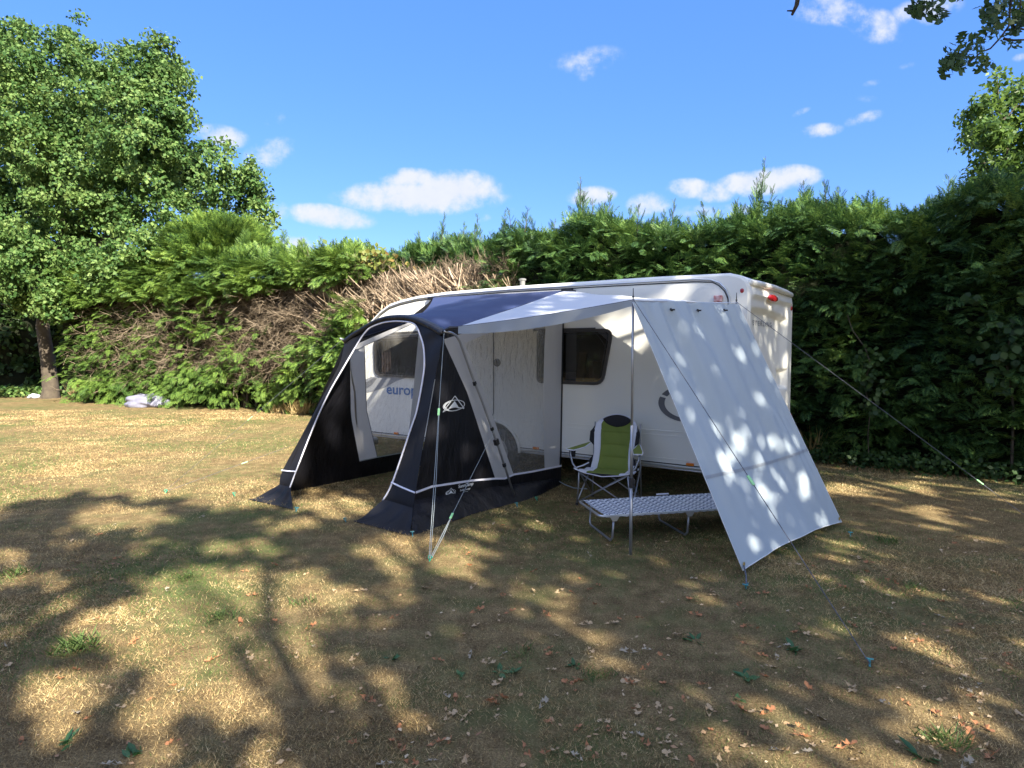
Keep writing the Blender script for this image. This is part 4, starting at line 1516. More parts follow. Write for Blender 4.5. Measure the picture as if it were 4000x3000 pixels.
def bil(cs):
    c_ = [Vector(p) for p in cs]
    return lambda u, v: c_[0] * ((1 - u) * (1 - v)) + c_[1] * ((1 - u) * v) + c_[2] * (u * (1 - v)) + c_[3] * (u * v)


RWf = bil([(2.58, 2.41, 0), (2.46, 2.03, 1.9), (2.27, .03, 0), (2.23, .03, 2.44)])
LWf = bil([(4.76, 2.41, 0), (3.93, 2.03, 1.84), (4.66, .03, 0), (4.43, .03, 2.44)])


def patch(name, fn, pl, mt, off, parent=aw, dirv=(-1, 0, 0)):
    m = MB()
    d_ = Vector(dirv) * off
    m.add([fn(u, v) + d_ for u, v in pl], [tuple(range(len(pl)))])
    return m.build(name, mt, parent, tri=True)


def band(name, fn, pts, wd, mt, off, parent, dirv=(-1, 0, 0)):
    m = MB()
    d_ = Vector(dirv) * off
    vs = []
    P_ = [fn(*p) + d_ for p in pts]
    for i, p in enumerate(P_):
        t_ = (P_[min(i + 1, len(P_) - 1)] - P_[max(i - 1, 0)]).normalized()
        s_ = t_.cross(Vector(dirv)).normalized() * (wd / 2)
        vs += [p + s_, p - s_]
    m.add(vs, [(2 * i, 2 * i + 1, 2 * i + 3, 2 * i + 2) for i in range(len(P_) - 1)])
    return m.build(name, mt, parent, solid=.003)


# right side wall
rw = patch('side_wall', RWf, [(0, .155), (0, 1), (.1, 1), (.014, .955), (.02, .935), (.23, .625), (.314, .469), (.49, .124), (.327, .146), (.085, .168)], M['tentb'], 0)
patch('grey_panel', RWf, [(.02, .935), (.014, .955), (.164, .895), (.199, .841), (.383, .549), (.50, .34), (.621, .121), (.555, .112), (.49, .124), (.314, .469), (.23, .625)], M['greyn'], 0, rw)
patch('grey_panel', RWf, [(.014, .955), (.277, .951), (.6, .955), (1, .962), (1, .925), (.83, .925), (.498, .915), (.317, .908), (.164, .895)], M['greyn'], 0, rw)
patch('roof_edge', RWf, [(.014, .955), (.1, 1), (1, 1), (1, .962), (.6, .955), (.277, .951)], M['tentb'], 0, rw)
patch('clear_window', RWf, [(.164, .895), (.317, .908), (.498, .915), (.83, .925), (.822, .74), (.827, .485), (.861, .108), (.75, .112), (.621, .121), (.50, .34), (.383, .549), (.199, .841)], M['vinyl'], 0, rw)
patch('grey_panel', RWf, [(.83, .925), (.985, .925), (.985, .103), (.861, .108), (.827, .485), (.822, .74)], M['greyn'], 0, rw)
patch('edge_tape', RWf, [(.985, .925), (1, .925), (1, .103), (.985, .103)], M['tentb'], .002, rw)
patch('mud_wall', RWf, [(0, .155), (.085, .168), (.327, .146), (.49, .124), (.555, .112), (.621, .121), (.75, .112), (.861, .108), (1, .103), (1, .0), (0, .03)], M['tentb'], 0, rw)
band('piping', RWf, [(0, .158), (.085, .168), (.327, .146), (.49, .124), (.555, .112), (.621, .121), (.75, .112), (.861, .108), (1, .103)], .022, M['pipe'], .006, rw)
m = MB()
GC = [(2.26, 2.72), (2.25, 2.5), (2.27, 2.2), (2.28, 1.76), (2.22, 1.3), (2.17, .94), (2.19, .6), (2.24, .3), (2.27, .08)]
m.grid(lambda u, v: RWf(u, .12 - .08 * u).lerp(Vector((*GC[min(8, int(round(u * 8)))], .006)), v) + Vector((.012 * math.sin(u * 40) * math.sin(v * 3.14), 0, .03 * math.sin(v * 3.14) - (.0 if v < .99 else 0))), 8, 6)
m.build('ground_skirt', M['tentb'], rw, smooth=True)


def shape2(fn2, parts, mt, name, parent):
    m = MB()
    for vs, fs in parts:
        m.add([fn2(a, b_) for a, b_ in vs], fs)
    return m.build(name, mt, parent, tri=True)


def emblem(fn2):
    """oval ring, open triangle and solid tent-like triangle inside it; fn2 maps the unit drawing to the cloth"""
    parts = []

    def strip(a, b_):
        n = len(a)
        parts.append((a + b_, [(i, i + 1, n + i + 1, n + i) for i in range(n - 1)]))
    rr = [rad(a) for a in range(0, 361, 12)]
    strip([(math.cos(a), .48 * math.sin(a) - .02) for a in rr], [(.93 * math.cos(a), .42 * math.sin(a) - .02) for a in rr])
    r2 = [rad(a) for a in range(120, 241, 10)]
    strip([(.90 * math.cos(a), .40 * math.sin(a) - .02) for a in r2], [(.80 * math.cos(a) + .03, .36 * math.sin(a) - .02) for a in r2])
    A, B_, C_ = (-.04, .78), (-.93, -.50), (.98, -.35)
    for p, q in ((A, B_), (A, C_)):
        d_ = Vector(q) - Vector(p)
        n_ = Vector((-d_.y, d_.x)).normalized() * .035
        parts.append(([tuple(Vector(p) + n_), tuple(Vector(q) + n_), tuple(Vector(q) - n_), tuple(Vector(p) - n_)], [(0, 1, 2, 3)]))
    bot = [(-.55 + 1.13 * k / 10, -.36 + .17 * math.sin(math.pi * k / 10)) for k in range(11)]
    parts.append(([(0.0, .36)] + bot, [tuple(range(12))]))
    low = [(-.93 + 1.9 * k / 10, -.48 + .26 * math.sin(math.pi * k / 10) * 1.0 + .013 * k) for k in range(11)]
    strip(low, [(x, y - .05) for x, y in low])
    return parts


def wall_frame(u, v):
    o_ = RWf(u, v)
    ex = (RWf(u + .05, v) - o_)
    ex.z = 0
    ex.normalize()
    ez = (RWf(u, v + .05) - o_).normalized()
    nrm = ez.cross(ex).normalized()
    if nrm.x > 0: nrm = -nrm
    return o_ + nrm * .006, ex, ez


o_, ex, ez = wall_frame(.15, .575)
shape2(lambda a, b_: o_ + ex * (a * .155) + ez * (b_ * .125), emblem(None), M['white'], 'emblem', rw)
o_, ex, ez = wall_frame(.205, .112)
shape2(lambda a, b_: o_ + ex * (a * .072) + ez * (b_ * .058), emblem(None), M['white'], 'emblem', rw)
for tx, wd, ht, du, dv in (('SunnCamp', .22, .036, .248, .124), ('Swift Canopy', .15, .020, .262, .104), ('220', .055, .020, .288, .087)):
    o_, ex, ez = wall_frame(du, dv)
    text_mesh('lettering', tx, wd, ht, o_, ex, ez, M['white'], rw, .02)

# left side wall, its inner face seen through the open front
lw_ = patch('side_wall', LWf, [(0, 0), (0, 1), (.03, 1), (.134, .886), (.119, .856), (.305, .472), (.342, .395), (.487, .113), (.487, 0)], M['tentb'], 0)
patch('grey_panel', LWf, [(.119, .856), (.134, .886), (.235, .885), (.441, .442), (.455, .418), (.618, .113), (.487, .113), (.342, .395), (.305, .472)], M['greyn'], 0, lw_)
patch('grey_panel', LWf, [(.134, .886), (.169, .925), (.615, .925), (1, .95), (1, .90), (.714, .903), (.48, .896), (.235, .885)], M['greyn'], 0, lw_)
patch('roof_edge', LWf, [(.03, 1), (.25, .963), (.5, .952), (.75, .958), (.93, .985), (1, 1), (1, .95), (.615, .925), (.169, .925), (.134, .886)], M['tentb'], 0, lw_)
patch('clear_window', LWf, [(.235, .885), (.48, .896), (.714, .903), (.85, .901), (.86, .5), (.86, .105), (.618, .113), (.455, .418), (.441, .442)], M['vinyl'], 0, lw_)
patch('grey_panel', LWf, [(.85, .901), (1, .90), (1, .10), (.86, .105), (.86, .5)], M['greyn'], 0, lw_)
patch('mud_wall', LWf, [(.487, 0), (.487, .113), (.618, .113), (.86, .105), (1, .10), (1, 0)], M['tentb'], 0, lw_)
band('piping', LWf, [(.487, .113), (.618, .113), (.86, .105), (1, .10)], .012, M['cordg'], .006, lw_)
band('seam_tape', LWf, [(.235, .885), (.441, .442), (.455, .418), (.618, .113)], .008, M['grey'], .005, lw_)
band('seam_tape', LWf, [(.134, .886), (.48, .896), (.714, .903), (1, .90)], .008, M['grey'], .007, lw_)

# front frame: fabric between the outer arch and the door opening
OUT = [(4.74, .10), (4.72, .28), (4.49, .66), (4.20, 1.15), (3.98, 1.55), (3.93, 1.82), (3.81, 1.89), (3.69, 1.94), (3.53, 2.01), (3.37, 2.055), (3.21, 2.072), (2.98, 2.06), (2.80, 2.02), (2.58, 1.94), (2.465, 1.885), (2.475, 1.69), (2.50, 1.4), (2.52, 1.1), (2.54, .8), (2.56, .31), (2.57, .14)]
INN = [(4.53, .10), (4.46, .30), (4.27, .81), (4.09, 1.2), (3.90, 1.50), (3.70, 1.80), (3.62, 1.90), (3.55, 1.955), (3.44, 1.99), (3.30, 2.015), (3.12, 2.02), (2.93, 2.0), (2.84, 1.955), (2.77, 1.86), (2.71, 1.76), (2.67, 1.62), (2.655, 1.46), (2.68, 1.11), (2.73, .92), (2.89, .36), (2.99, .17)]


def fp(p, o=0.0): return Vector((p[0], 2.41 - .2 * p[1] + o, p[1]))


def subd(pl, k=4):
    out = []
    for i in range(len(pl) - 1):
        p = [Vector(pl[max(i - 1, 0)]), Vector(pl[i]), Vector(pl[i + 1]), Vector(pl[min(i + 2, len(pl) - 1)])]
        for q in range(k):
            t_ = q / k
            a = p[0] + (p[1] - p[0]) * (t_ + 1) if False else None
            v = .5 * ((2 * p[1]) + (p[2] - p[0]) * t_ + (2 * p[0] - 5 * p[1] + 4 * p[2] - p[3]) * t_ ** 2 + (-p[0] + 3 * p[1] - 3 * p[2] + p[3]) * t_ ** 3)
            out.append((v.x, v.y))
    out.append(pl[-1])
    return out


OS, IS = subd(OUT), subd(INN)
m = MB()
K = 5
m.grid(lambda u, v: fp(OS[int(round(u * (len(OS) - 1)))]).lerp(fp(IS[int(round(u * (len(OS) - 1)))]), v) + Vector((0, .012 * math.sin(u * 60) * math.sin(v * 3.14), 0)), len(OS) - 1, K)
fr = m.build('front_panel', M['tent'], aw, smooth=True)
m = MB()
m.tube([fp(p, .006) for p in IS], .009, 6)
m.build('piping', M['pipe'], fr, smooth=True)
m = MB()
cap_ = subd(OUT[5:15], 4)
m.grid(lambda u, v: fp(cap_[int(round(u * (len(cap_) - 1)))], .01 - .12 * v) + Vector((0, 0, .018 * math.sin(v * 3.14) + .004)), len(cap_) - 1, 4)
m.tube([fp(p, .012) + Vector((0, 0, -.012)) for p in cap_], .028, 8)
m.build('arch_sleeve', M['tentb'], fr, smooth=True)
m = MB(); m.tube([fp(p, .012) for p in [(4.72, .285), (4.6, .29), (4.465, .30)]], .009, 6); m.build('piping', M['pipe'], fr)
m = MB(); m.tube([fp(p, .012) for p in [(2.90, .36), (2.78, .335), (2.66, .315), (2.56, .30)]], .009, 6); m.build('piping', M['pipe'], fr)


def sheet(name, a, b_, c_, d_, mt, parent, sag=.03, n=10, wob=.01):
    a, b_, c_, d_ = map(Vector, (a, b_, c_, d_))
    m = MB()
    m.grid(lambda u, v: a.lerp(b_, u).lerp(c_.lerp(d_, u), v) + Vector((0, 0, -sag * math.sin(v * math.pi) + wob * math.sin(u * 17 + v * 5) * math.sin(v * math.pi))), n, n)
    return m.build(name, mt, parent, smooth=True)


sheet('ground_skirt', fp((4.74, .12)), fp((4.53, .12)), (4.80, 2.76, .008), (3.96, 2.76, .008), M['tent'], fr, .03, 22, .014)
sheet('ground_skirt', fp((2.99, .18)), fp((2.57, .15)), (3.08, 2.70, .008), (2.26, 2.74, .008), M['tent'], fr, .03, 22, .014)

# roof
ARC = subd(OUT[5:15], 4)


def roof_fn(s_, t_):
    a = Vector((4.42 - 2.2 * s_, .018, 2.462 - .012 * s_))
    k = s_ * (len(ARC) - 1)
    i = min(int(k), len(ARC) - 2)
    q = Vector(ARC[i]).lerp(Vector(ARC[i + 1]), k - i)
    b_ = fp((q.x, q.y), -.06) + Vector((0, 0, .012))
    p = a.lerp(b_, t_)
    w_ = 4 * t_ * (1 - t_)
    p.x -= .26 * w_ * (1 - s_) ** 3
    p.z -= .05 * w_ + .010 * math.sin(s_ * 14 + t_ * 6) * w_
    return p


m = MB(); m.grid(roof_fn, 30, 24)
rf = m.build('roof', M['roofn'], aw, smooth=True)
m = MB(); m.grid(lambda u, v: roof_fn(0, v) + Vector((.004 - .02 * u, 0, -.02 * u)), 1, 20); m.grid(lambda u, v: roof_fn(1, v) + Vector((-.002, 0, -.04 * u)), 1, 20)
m.build('hem', M['tentb'], rf)
m = MB(); m.box((2.19, .03, 2.445), (.16, .03, .035)); m.tube([(2.2, .04, 2.45), (2.06, .05, 2.43)], .012, 6); m.build('rail_strap', M['tentb'], rf)
m = MB(); m.box((4.46, .03, 2.45), (.10, .03, .04)); m.build('rail_strap', M['tentb'], rf)


# awning legs: bent tubes outside both walls
def leg(pts, name='awning_leg'):
    m = MB()
    m.tube(pts, .0125, 10)
    o = m.build(name, M['alud'], aw, smooth=True)
    return o


lg = leg([(2.43, 2.06, 1.90), (2.40, 1.98, 1.885), (2.385, 1.93, 1.86), (2.375, 1.88, 1.80), (2.35, 1.70, 1.42), (2.32, 1.60, 1.20), (2.28, 1.36, .68), (2.25, 1.06, .02)])
for z_, y_, x_, s_ in ((1.36, 1.675, 2.345, .028), (.86, 1.44, 2.295, .026), (.71, 1.375, 2.285, .042), (.44, 1.25, 2.27, .028)):
    m = MB(); m.box((x_, y_, z_), (s_ * 1.1, s_ * 1.2, s_ * 1.6), Matrix.Rotation(-.4, 3, 'X')); m.build('clamp', M['rubber'], lg, bevel=.005)
leg([(4.00, 2.06, 1.84), (4.04, 1.99, 1.83), (4.07, 1.93, 1.78), (4.30, 1.60, 1.20), (4.55, 1.36, .68), (4.80, 1.06, .02)])
m = MB(); m.tube([(2.46, 2.04, 1.90), (2.36, 2.04, 1.93), (2.25, 2.01, 1.935)], [.016, .022, .012], 6); m.build('buckle_strap', M['rubber'], aw)

# ------------------------------------------------------------------ sun sheet on poles
sh = root('sun_canopy', 'pale grey square cloth roof stretched from the caravan rail to two poles', 'canopy', (P0[0], P0[1], 0), ROT)
sA, sC, sB, sD = Vector((2.225, .03, 2.44)), Vector((.02, .42, 2.175)), Vector((.385, 2.06, 2.12)), Vector((2.27, 2.02, 1.945))


def roofsheet(s_, t_):
    p = sA.lerp(sC, s_).lerp(sD.lerp(sB, s_), t_)
    p.z -= .05 * 4 * s_ * (1 - s_) * (.3 + .7 * 4 * t_ * (1 - t_)) * .7
    p.y -= .03 * 4 * s_ * (1 - s_) * t_
    p.z += .006 * math.sin(s_ * 21 + t_ * 9) * (1 - t_)
    return p


m = MB(); m.grid(roofsheet, 34, 24)
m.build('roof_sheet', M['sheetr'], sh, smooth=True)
m = MB()
m.grid(lambda s_, v: roofsheet(s_, 1) + Vector((0, .01 + .008 * math.sin(s_ * 26) * v, -(.022 + .085 * math.sin(math.pi * min(1, .15 + .8 * s_)) ** .7) * v)), 40, 4)
m.build('valance', M['valance'], sh, smooth=True)
m = MB(); m.tube([roofsheet(k / 30, 1) + Vector((0, .004, .002)) for k in range(31)], .004, 5); m.build('edge_cord', M['cord'], sh)
m = MB(); m.tube([roofsheet(1, k / 16) for k in range(17)], .005, 5); m.build('hem', M['sheetr'], sh)

ss = root('side_sheet', 'pale grey cloth sheet hanging slanted from the canopy edge and pegged down on the grass', 'cloth sheet', (P0[0], P0[1], 0), ROT)
qB, qC = Vector((.38, 2.075, 2.105)), Vector((-.005, .44, 2.165))
bl = WL((1.75, 4.77)); br = WL((3.22, 6.17))
qL, qR = Vector((bl[0], bl[1], .045)), Vector((br[0], br[1], .035))
sn = (qC - qB).cross(qL - qB).normalized()
if sn.x > 0: sn = -sn


def sidesheet(s_, t_):
    p = qB.lerp(qC, s_).lerp(qL.lerp(qR, s_), t_)
    e_ = 4 * s_ * (1 - s_)
    p += Vector((0, 0, 1)) * (.055 * e_ * t_ ** 6)                       # bottom edge lifts between its pegs
    ed = min(1, e_ * 3)
    top = (1 - t_) ** 2
    mid = math.exp(-((t_ - .62) / .16) ** 2)
    f = .026 * top * math.sin(s_ * 36 + 2.2 * math.sin(s_ * 7) + 1.5 * t_) * min(1, t_ * 9 + .25)
    f += .011 * math.sin(s_ * 58 + 3 * math.sin(s_ * 5.3 + t_)) * (.35 + mid + .5 * top) * (1 - .4 * t_)
    f += .018 * math.sin(s_ * 19 - t_ * 3 + 1.0) * (.5 + .5 * mid)
    f += .008 * math.sin((1 - s_) * 10 + t_ * 9) * t_
    f += .05 * mnoise.noise(Vector((s_ * 3.1, t_ * 1.7, 2.0))) * e_
    return p + sn * f * ed + sn * .02 * e_


m = MB(); m.grid(sidesheet, 150, 90)
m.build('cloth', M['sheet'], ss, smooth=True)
m = MB()
sag_l = [(k / 60, .665 + .012 * math.sin(k / 60 * 3.1)) for k in range(61)]
m.add([p for s_, t_ in sag_l for p in (sidesheet(s_, t_) + sn * .003, sidesheet(s_, t_ + .012) + sn * .003)], [(2 * i, 2 * i + 1, 2 * i + 3, 2 * i + 2) for i in range(60)])
m.build('seam', M['valance'], ss)
m = MB(); m.tube([sidesheet(k / 60, 1) for k in range(61)], .005, 5); m.tube([sidesheet(0, k / 40) for k in range(41)], .004, 5); m.tube([sidesheet(1, k / 40) for k in range(41)], .004, 5)
m.build('hem', M['sheetr'], ss, smooth=True)
for s_ in (.02, .985):
    p = sidesheet(s_, .985)
    m = MB(); m.tube([p + sn * .006 + Vector((0, .014 * math.cos(a), .014 * math.sin(a))) for a in [k * 6.283 / 12 for k in range(12)]], .005, 5, closed=True); m.build('eyelet', M['brass'], ss)
for s_ in (.27, .52, .78):
    p = sidesheet(s_, .035) + sn * .02
    m = MB(); m.box(p, (.014, .035, .014), Matrix.Rotation(.3, 3, 'X')); m.tube([p, p + sn * .03 + Vector((0, -.02, -.012))], .007, 5); m.build('clip', M['rubber'], ss)


def pole(px, py, z, label, joints):
    r_ = root('pole', label, 'pole', (px, py, 0), 0, 'upright canopy poles')
    m = MB()
    m.tube([(0, 0, -.02), (0, 0, joints[0])], .0135, 10)
    m.tube([(0, 0, joints[0]), (0, 0, joints[1])], .0125, 10)
    m.tube([(0, 0, joints[1]), (0, 0, z)], .0105, 10)
    m.build('tube', M['alud'], r_, smooth=True)
    m = MB(); m.tube([(0, 0, joints[0] - .05), (0, 0, joints[0] + .03)], .020, 10); m.box((.016, 0, joints[0]), (.03, .02, .04)); m.build('clamp', M['rubber'], r_)
    m = MB(); m.tube([(0, 0, z - .01), (0, 0, z + .01), (0, 0, z + .09)], [.008, .005, .003], 6); m.tube([(0, 0, z + .012), (0, 0, z + .022)], .010, 8); m.build('spike', M['rubber'], r_)
    return r_


pole(.992, 5.27, 2.13, 'slim grey telescopic pole standing in front of the green chair', (.62, 1.09))
pc = LW(sC.x, sC.y)
pole(pc.x, pc.y, 2.19, 'grey pole behind the hanging sheet at the rear corner of the caravan', (.62, 1.09))


# ------------------------------------------------------------------ guy ropes and pegs
def rope(a, b_, label, slider=None, mt='cord', r=.0028, double=False, sag=.0):
    a, b_ = Vector(a), Vector(b_)
    r_ = root('guy_rope', label, 'rope', tuple(b_), 0, 'guy ropes')
    m = MB()
    k = 10
    pts = [a.lerp(b_, i / k) - Vector((0, 0, sag * math.sin(i / k * math.pi))) - b_ for i in range(k + 1)]
    m.tube(pts, r, 5)
    if double and slider:
        off = Vector((.012, 0, 0))
        s0 = a.lerp(b_, slider) - b_
        m.tube([s0 + off * .3, s0 * .5 + off * 1.4, off], r, 5)
    m.build('cord', M[mt], r_)
    if slider:
        s0 = a.lerp(b_, slider) - b_
        d_ = (b_ - a).normalized()
        R_ = d_.to_track_quat('Z', 'Y').to_matrix()
        m = MB(); m.box(s0, (.022, .012, .075), R_); m.build('slider', M['lime'], r_, bevel=.004)
    return r_


def peg(p, label, mt='gpeg', rz=0.0, tilt=.5):
    r_ = root('tent_peg', label, 'tent peg', (p[0], p[1], 0), rz, 'plastic tent pegs')
    m = MB()
    R_ = Matrix.Rotation(tilt, 3, 'Y')
    pts = [R_ @ Vector(v) for v in [(0, 0, -.09), (0, 0, .03), (.0, 0, .045)]]
    m.tube(pts, [.003, .006, .005], 7)
    m.box(R_ @ Vector((0, 0, .045)), (.009, .040, .009), R_)
    m.tube([R_ @ Vector(v) for v in [(-.004, .014, .045), (-.024, .014, .045), (-.026, .0, .03), (-.012, 0, .02)]], .0032, 6)
    o = m.build('peg_body', M[mt], r_, bevel=.002)
    return r_


AT = lambda X, Y, Z: LW(X, Y, Z)
pgA = G(1676, 2195)
rope(AT(2.43, 2.06, 1.88), (pgA.x, pgA.y, .03), 'grey guy rope dropping from the right corner of the awning arch', .40, 'cordg', double=True)
rope(AT(2.28, 1.42, .84), (pgA.x + .01, pgA.y + .01, .03), 'short slanting guy rope from the bent leg across the navy side wall', .73, 'cordg', double=True)
peg((pgA.x, pgA.y), 'green peg holding two ropes in the sunny grass in front of the awning', 'gpeg', .3)
pgB = G(3398, 2608)
rope(AT(sB.x, sB.y, 2.135), (pgB.x, pgB.y, .02), 'long dark guy rope crossing in front of the hanging sheet', .60, 'cord')
peg((pgB.x, pgB.y), 'teal peg in the leaf strewn grass in the right foreground', 'teal', 1.2)
rope(AT(sC.x, sC.y, 2.19), (5.05, 6.05, .03), 'dark guy rope running right from the rear pole past the hedge', .81, 'cord')
peg((5.05, 6.05), 'green peg just beyond the right edge of the lawn', 'gpeg', 2)
pgL = G(645, 1928)
rope(AT(3.98, 2.05, 1.83), (pgL.x, pgL.y, .03), 'thin guy rope from the left end of the awning arch', .51, 'cord', .0018)
rope(AT(4.50, 1.45, .78), (pgL.x + .02, pgL.y, .03), 'low guy rope from the left awning leg over sunlit straw grass', .60, 'cord', .0018)
peg((pgL.x, pgL.y), 'dark green peg on the left lawn where two thin ropes meet', 'gpeg', .5)
for q, lb, mt in [((1612, 2096), 'blue green peg at the front right corner of the awning skirt', 'teal'), ((1156, 1999), 'teal peg at the inner point of the left skirt flap', 'teal'), ((1352, 2040), 'teal peg at the inner point of the right skirt flap', 'teal'),
                  ((918, 1938), 'green peg just left of the left skirt flap', 'gpeg'), ((2099, 1956), 'green peg beside the rear of the awning skirt', 'gpeg'), ((2021, 1980), 'pale teal peg by the side of the awning skirt', 'teal'),
                  ((2915, 2302), 'teal peg below the near corner of the hanging sheet', 'teal'), ((3322, 2098), 'dark peg on the grass below the far corner of the hanging sheet', 'teal')]:
    p = G(*q)
    peg((p.x, p.y), lb, mt, rng.random() * 6)
pq = G(2915, 2302)
m = MB(); e0 = LW(*sidesheet(.02, .985)); m.tube([e0, e0.lerp(pq, .5) + Vector((.01, 0, .01)), pq + Vector((0, 0, .03))], .006, 5)
tag(m.build('cord_loop', M['cord']), 'short dark cord tying the near corner of the hanging sheet to its peg', 'cord')
pr_ = AT(2.3, .05, .06)
m = MB(); m.tube([pr_, pr_ + Vector((.08, -.15, -.02)), pr_ + Vector((.18, -.22, -.045)), pr_ + Vector((.34, -.25, -.05))], .006, 5)
tag(m.build('cord_loop', M['cordg']), 'loose grey cord end lying on the grass behind the awning wall', 'cord')

# ------------------------------------------------------------------ folding camping chair
ch = root('camping_chair', 'folding camping chair in olive green white and black beside the grey pole', 'chair', (1.08, 7.02, 0), rad(-25.5))


def bkp(x, z):
    return Vector((x, .16 + .30 * (z - .36) - .16 * (abs(x) / .3) ** 2 * (.8 if z < .8 else .6), z))


def backpanel(name, xl, xr, z0, z1, mt, off=0.0, rows=1, parent=ch, puff=.014):
    m = MB()

    def fn(u, v):
        z = z0 + (z1 - z0) * v
        a, b_ = xl(z), xr(z)
        x = a + (b_ - a) * u
        p = bkp(x, z)
        pf = puff * abs(math.sin(v * rows * math.pi)) ** .5 * min(1, 4 * u * (1 - u) * 2)
        return p + Vector((0, -pf - off + .006 * mnoise.noise(Vector((x * 11, z * 11, 3))), 0))
    m.grid(fn, 16, 12 * rows)
    return m.build(name, mt, parent, smooth=True, solid=.012)


gi = lambda z: float(np.interp(z, [.34, .45, .6, .75, .86, .93], [.185, .17, .165, .175, .18, .15]))
go = lambda z: float(np.interp(z, [.34, .45, .55, .68, .8, .88, .92, .945], [.25, .235, .225, .235, .245, .225, .18, .14]))
topc = .965
bk = backpanel('backrest', lambda z: -gi(z), lambda z: gi(z), .36, .905, M['cgreen'], .004, 4)
backpanel('white_side', lambda z: -go(z), lambda z: -gi(z), .36, .905, M['cwhite'], .0, 1, bk)
backpanel('white_side', lambda z: gi(z), lambda z: go(z), .36, .905, M['cwhite'], .0, 1, bk)
wg = lambda z: float(np.interp(z, [.62, .68, .78, .86], [.235, .285, .285, .24]))
wl2 = lambda z: float(np.interp(z, [.38, .44, .52], [.30, .285, .235]))
for s_ in (-1, 1):
    a_, b_ = (lambda z, s_=s_: s_ * (go(z) - .01)), (lambda z, s_=s_: s_ * max(wg(z), go(z)))
    backpanel('black_edge', a_, b_, .62, .86, M['cblack'], -.006, 1, bk, .004)
    a_, b_ = (lambda z, s_=s_: s_ * (go(z) - .01)), (lambda z, s_=s_: s_ * max(wl2(z), go(z)))
    backpanel('black_edge', a_, b_, .38, .52, M['cblack'], -.006, 1, bk, .004)
# head cushion: black lens between two arcs, white arc edging
m = MB()


def head(u, v):
    x = -.165 + .33 * u
    k = 1 - (x / .165) ** 2
    zt_ = .918 + .048 * k ** .8
    zb_ = .918 - .085 * k ** .7
    z = zb_ + (zt_ - zb_) * v
    p = bkp(x, z)
    return p + Vector((0, -.022 - .012 * math.sin(v * 3.14) * k, 0))


m.grid(head, 24, 8)
m.build('headrest', M['cblack'], bk, smooth=True, solid=.008)
m = MB()
m.tube([bkp(x, z) + Vector((0, -.006, 0)) for x, z in [(-.245, .80), (-.235, .86), (-.205, .905)] + [(-.165 + .33 * k / 14, .922 + .05 * (1 - (-1 + 2 * k / 14) ** 2) ** .8) for k in range(15)] + [(.205, .905), (.235, .86), (.245, .80)]], .006, 6)
m.build('edging', M['cwhite'], bk, smooth=True)
# seat
m = MB()
seatf = lambda xl, xr: (lambda u, v: Vector((xl + (xr - xl) * u, -.26 + .44 * v, .405 - .035 * math.sin(v * 2.4) - .02 * (1 - ((xl + (xr - xl) * u) / .28) ** 2) + .010 * abs(math.sin(v * 6.2)))))
m.grid(seatf(-.18, .18), 12, 14)
se = m.build('seat', M['cgreen'], ch, smooth=True, solid=.012)
for a_, b_ in ((-.285, -.18), (.18, .285)):
    m = MB(); m.grid(seatf(a_, b_), 6, 14); m.build('white_side', M['cwhite'], se, smooth=True, solid=.012)
m = MB(); m.box((0, -.268, .375), (.36, .012, .03)); m.build('front_band', M['cblack'], se, bevel=.003)
m = MB(); m.tube([(-.30, -.27, .415), (-.2, -.272, .385), (0, -.275, .36), (.2, -.272, .385), (.30, -.27, .415)], .006, 6)
for s_ in (-1, 1): m.tube([(s_ * .30, -.27, .415), (s_ * .33, -.24, .42), (s_ * .28, -.1, .43), (s_ * .26, .05, .44)], .007, 6)
m.build('edging', M['cwhite'], se)
# arms
for s_ in (-1, 1):
    pl = [(s_ * .265, .22, .66), (s_ * .285, .20, .655), (s_ * .40, -.13, .628), (s_ * .42, -.24, .622), (s_ * .33, -.25, .618), (s_ * .27, -.05, .63)]
    m = MB(); m.add(pl, [tuple(range(6))])
    ar = m.build('armrest', M['cgreen'], ch, tri=True, solid=.012)
    m = MB(); m.tube(pl, .007, 6, closed=True); m.build('edging', M['cwhite'], ar)
m = MB(); m.tube([(-.375, -.17, .615), (-.375, -.17, .54)], [.038, .032], 14, False); m.tube([(-.375, -.17, .54), (-.375, -.17, .535)], .032, 14)
m.build('cup_holder', M['cblack'], ch)
m = MB()
rt_ = .0095
for s_ in (-1, 1):
    m.tube([(s_ * .29, .28, .02), (s_ * .275, .27, .4), (s_ * .27, .27, .68), (s_ * .265, .30, .88)], rt_, 8)
    m.tube([(s_ * .385, -.20, .62), (s_ * .38, -.215, .56), (s_ * .35, -.235, .47), (s_ * .30, -.25, .42), (s_ * .27, -.25, .40)], rt_, 8)
    m.tube([(s_ * .27, -.245, .40), (s_ * .285, -.22, .2), (s_ * .31, -.2, .02)], rt_, 8)
    m.tube([(s_ * .31, -.20, .03), (s_ * .28, .27, .40)], rt_, 8)
    m.tube([(s_ * .27, -.245, .39), (s_ * .29, .28, .03)], rt_, 8)
m.build('frame', M['alud'], ch, smooth=True)
m = MB()
for s_ in (-1, 1):
    m.tube([(s_ * .27, -.25, .385), (-s_ * .31, -.2 + .012 * s_, .035)], .008, 8)
    m.tube([(s_ * .275, .275, .385), (-s_ * .29, .285 + .012 * s_, .035)], .008, 8)
m.build('cross_brace', M['alud'], ch, smooth=True)
for x, y in ((-.31, -.2), (.31, -.2), (-.29, .28), (.29, .28)):
    m = MB(); m.tube([(x, y, 0), (x, y, .03)], [.02, .014], 10); m.build('foot', M['rubber'], ch)

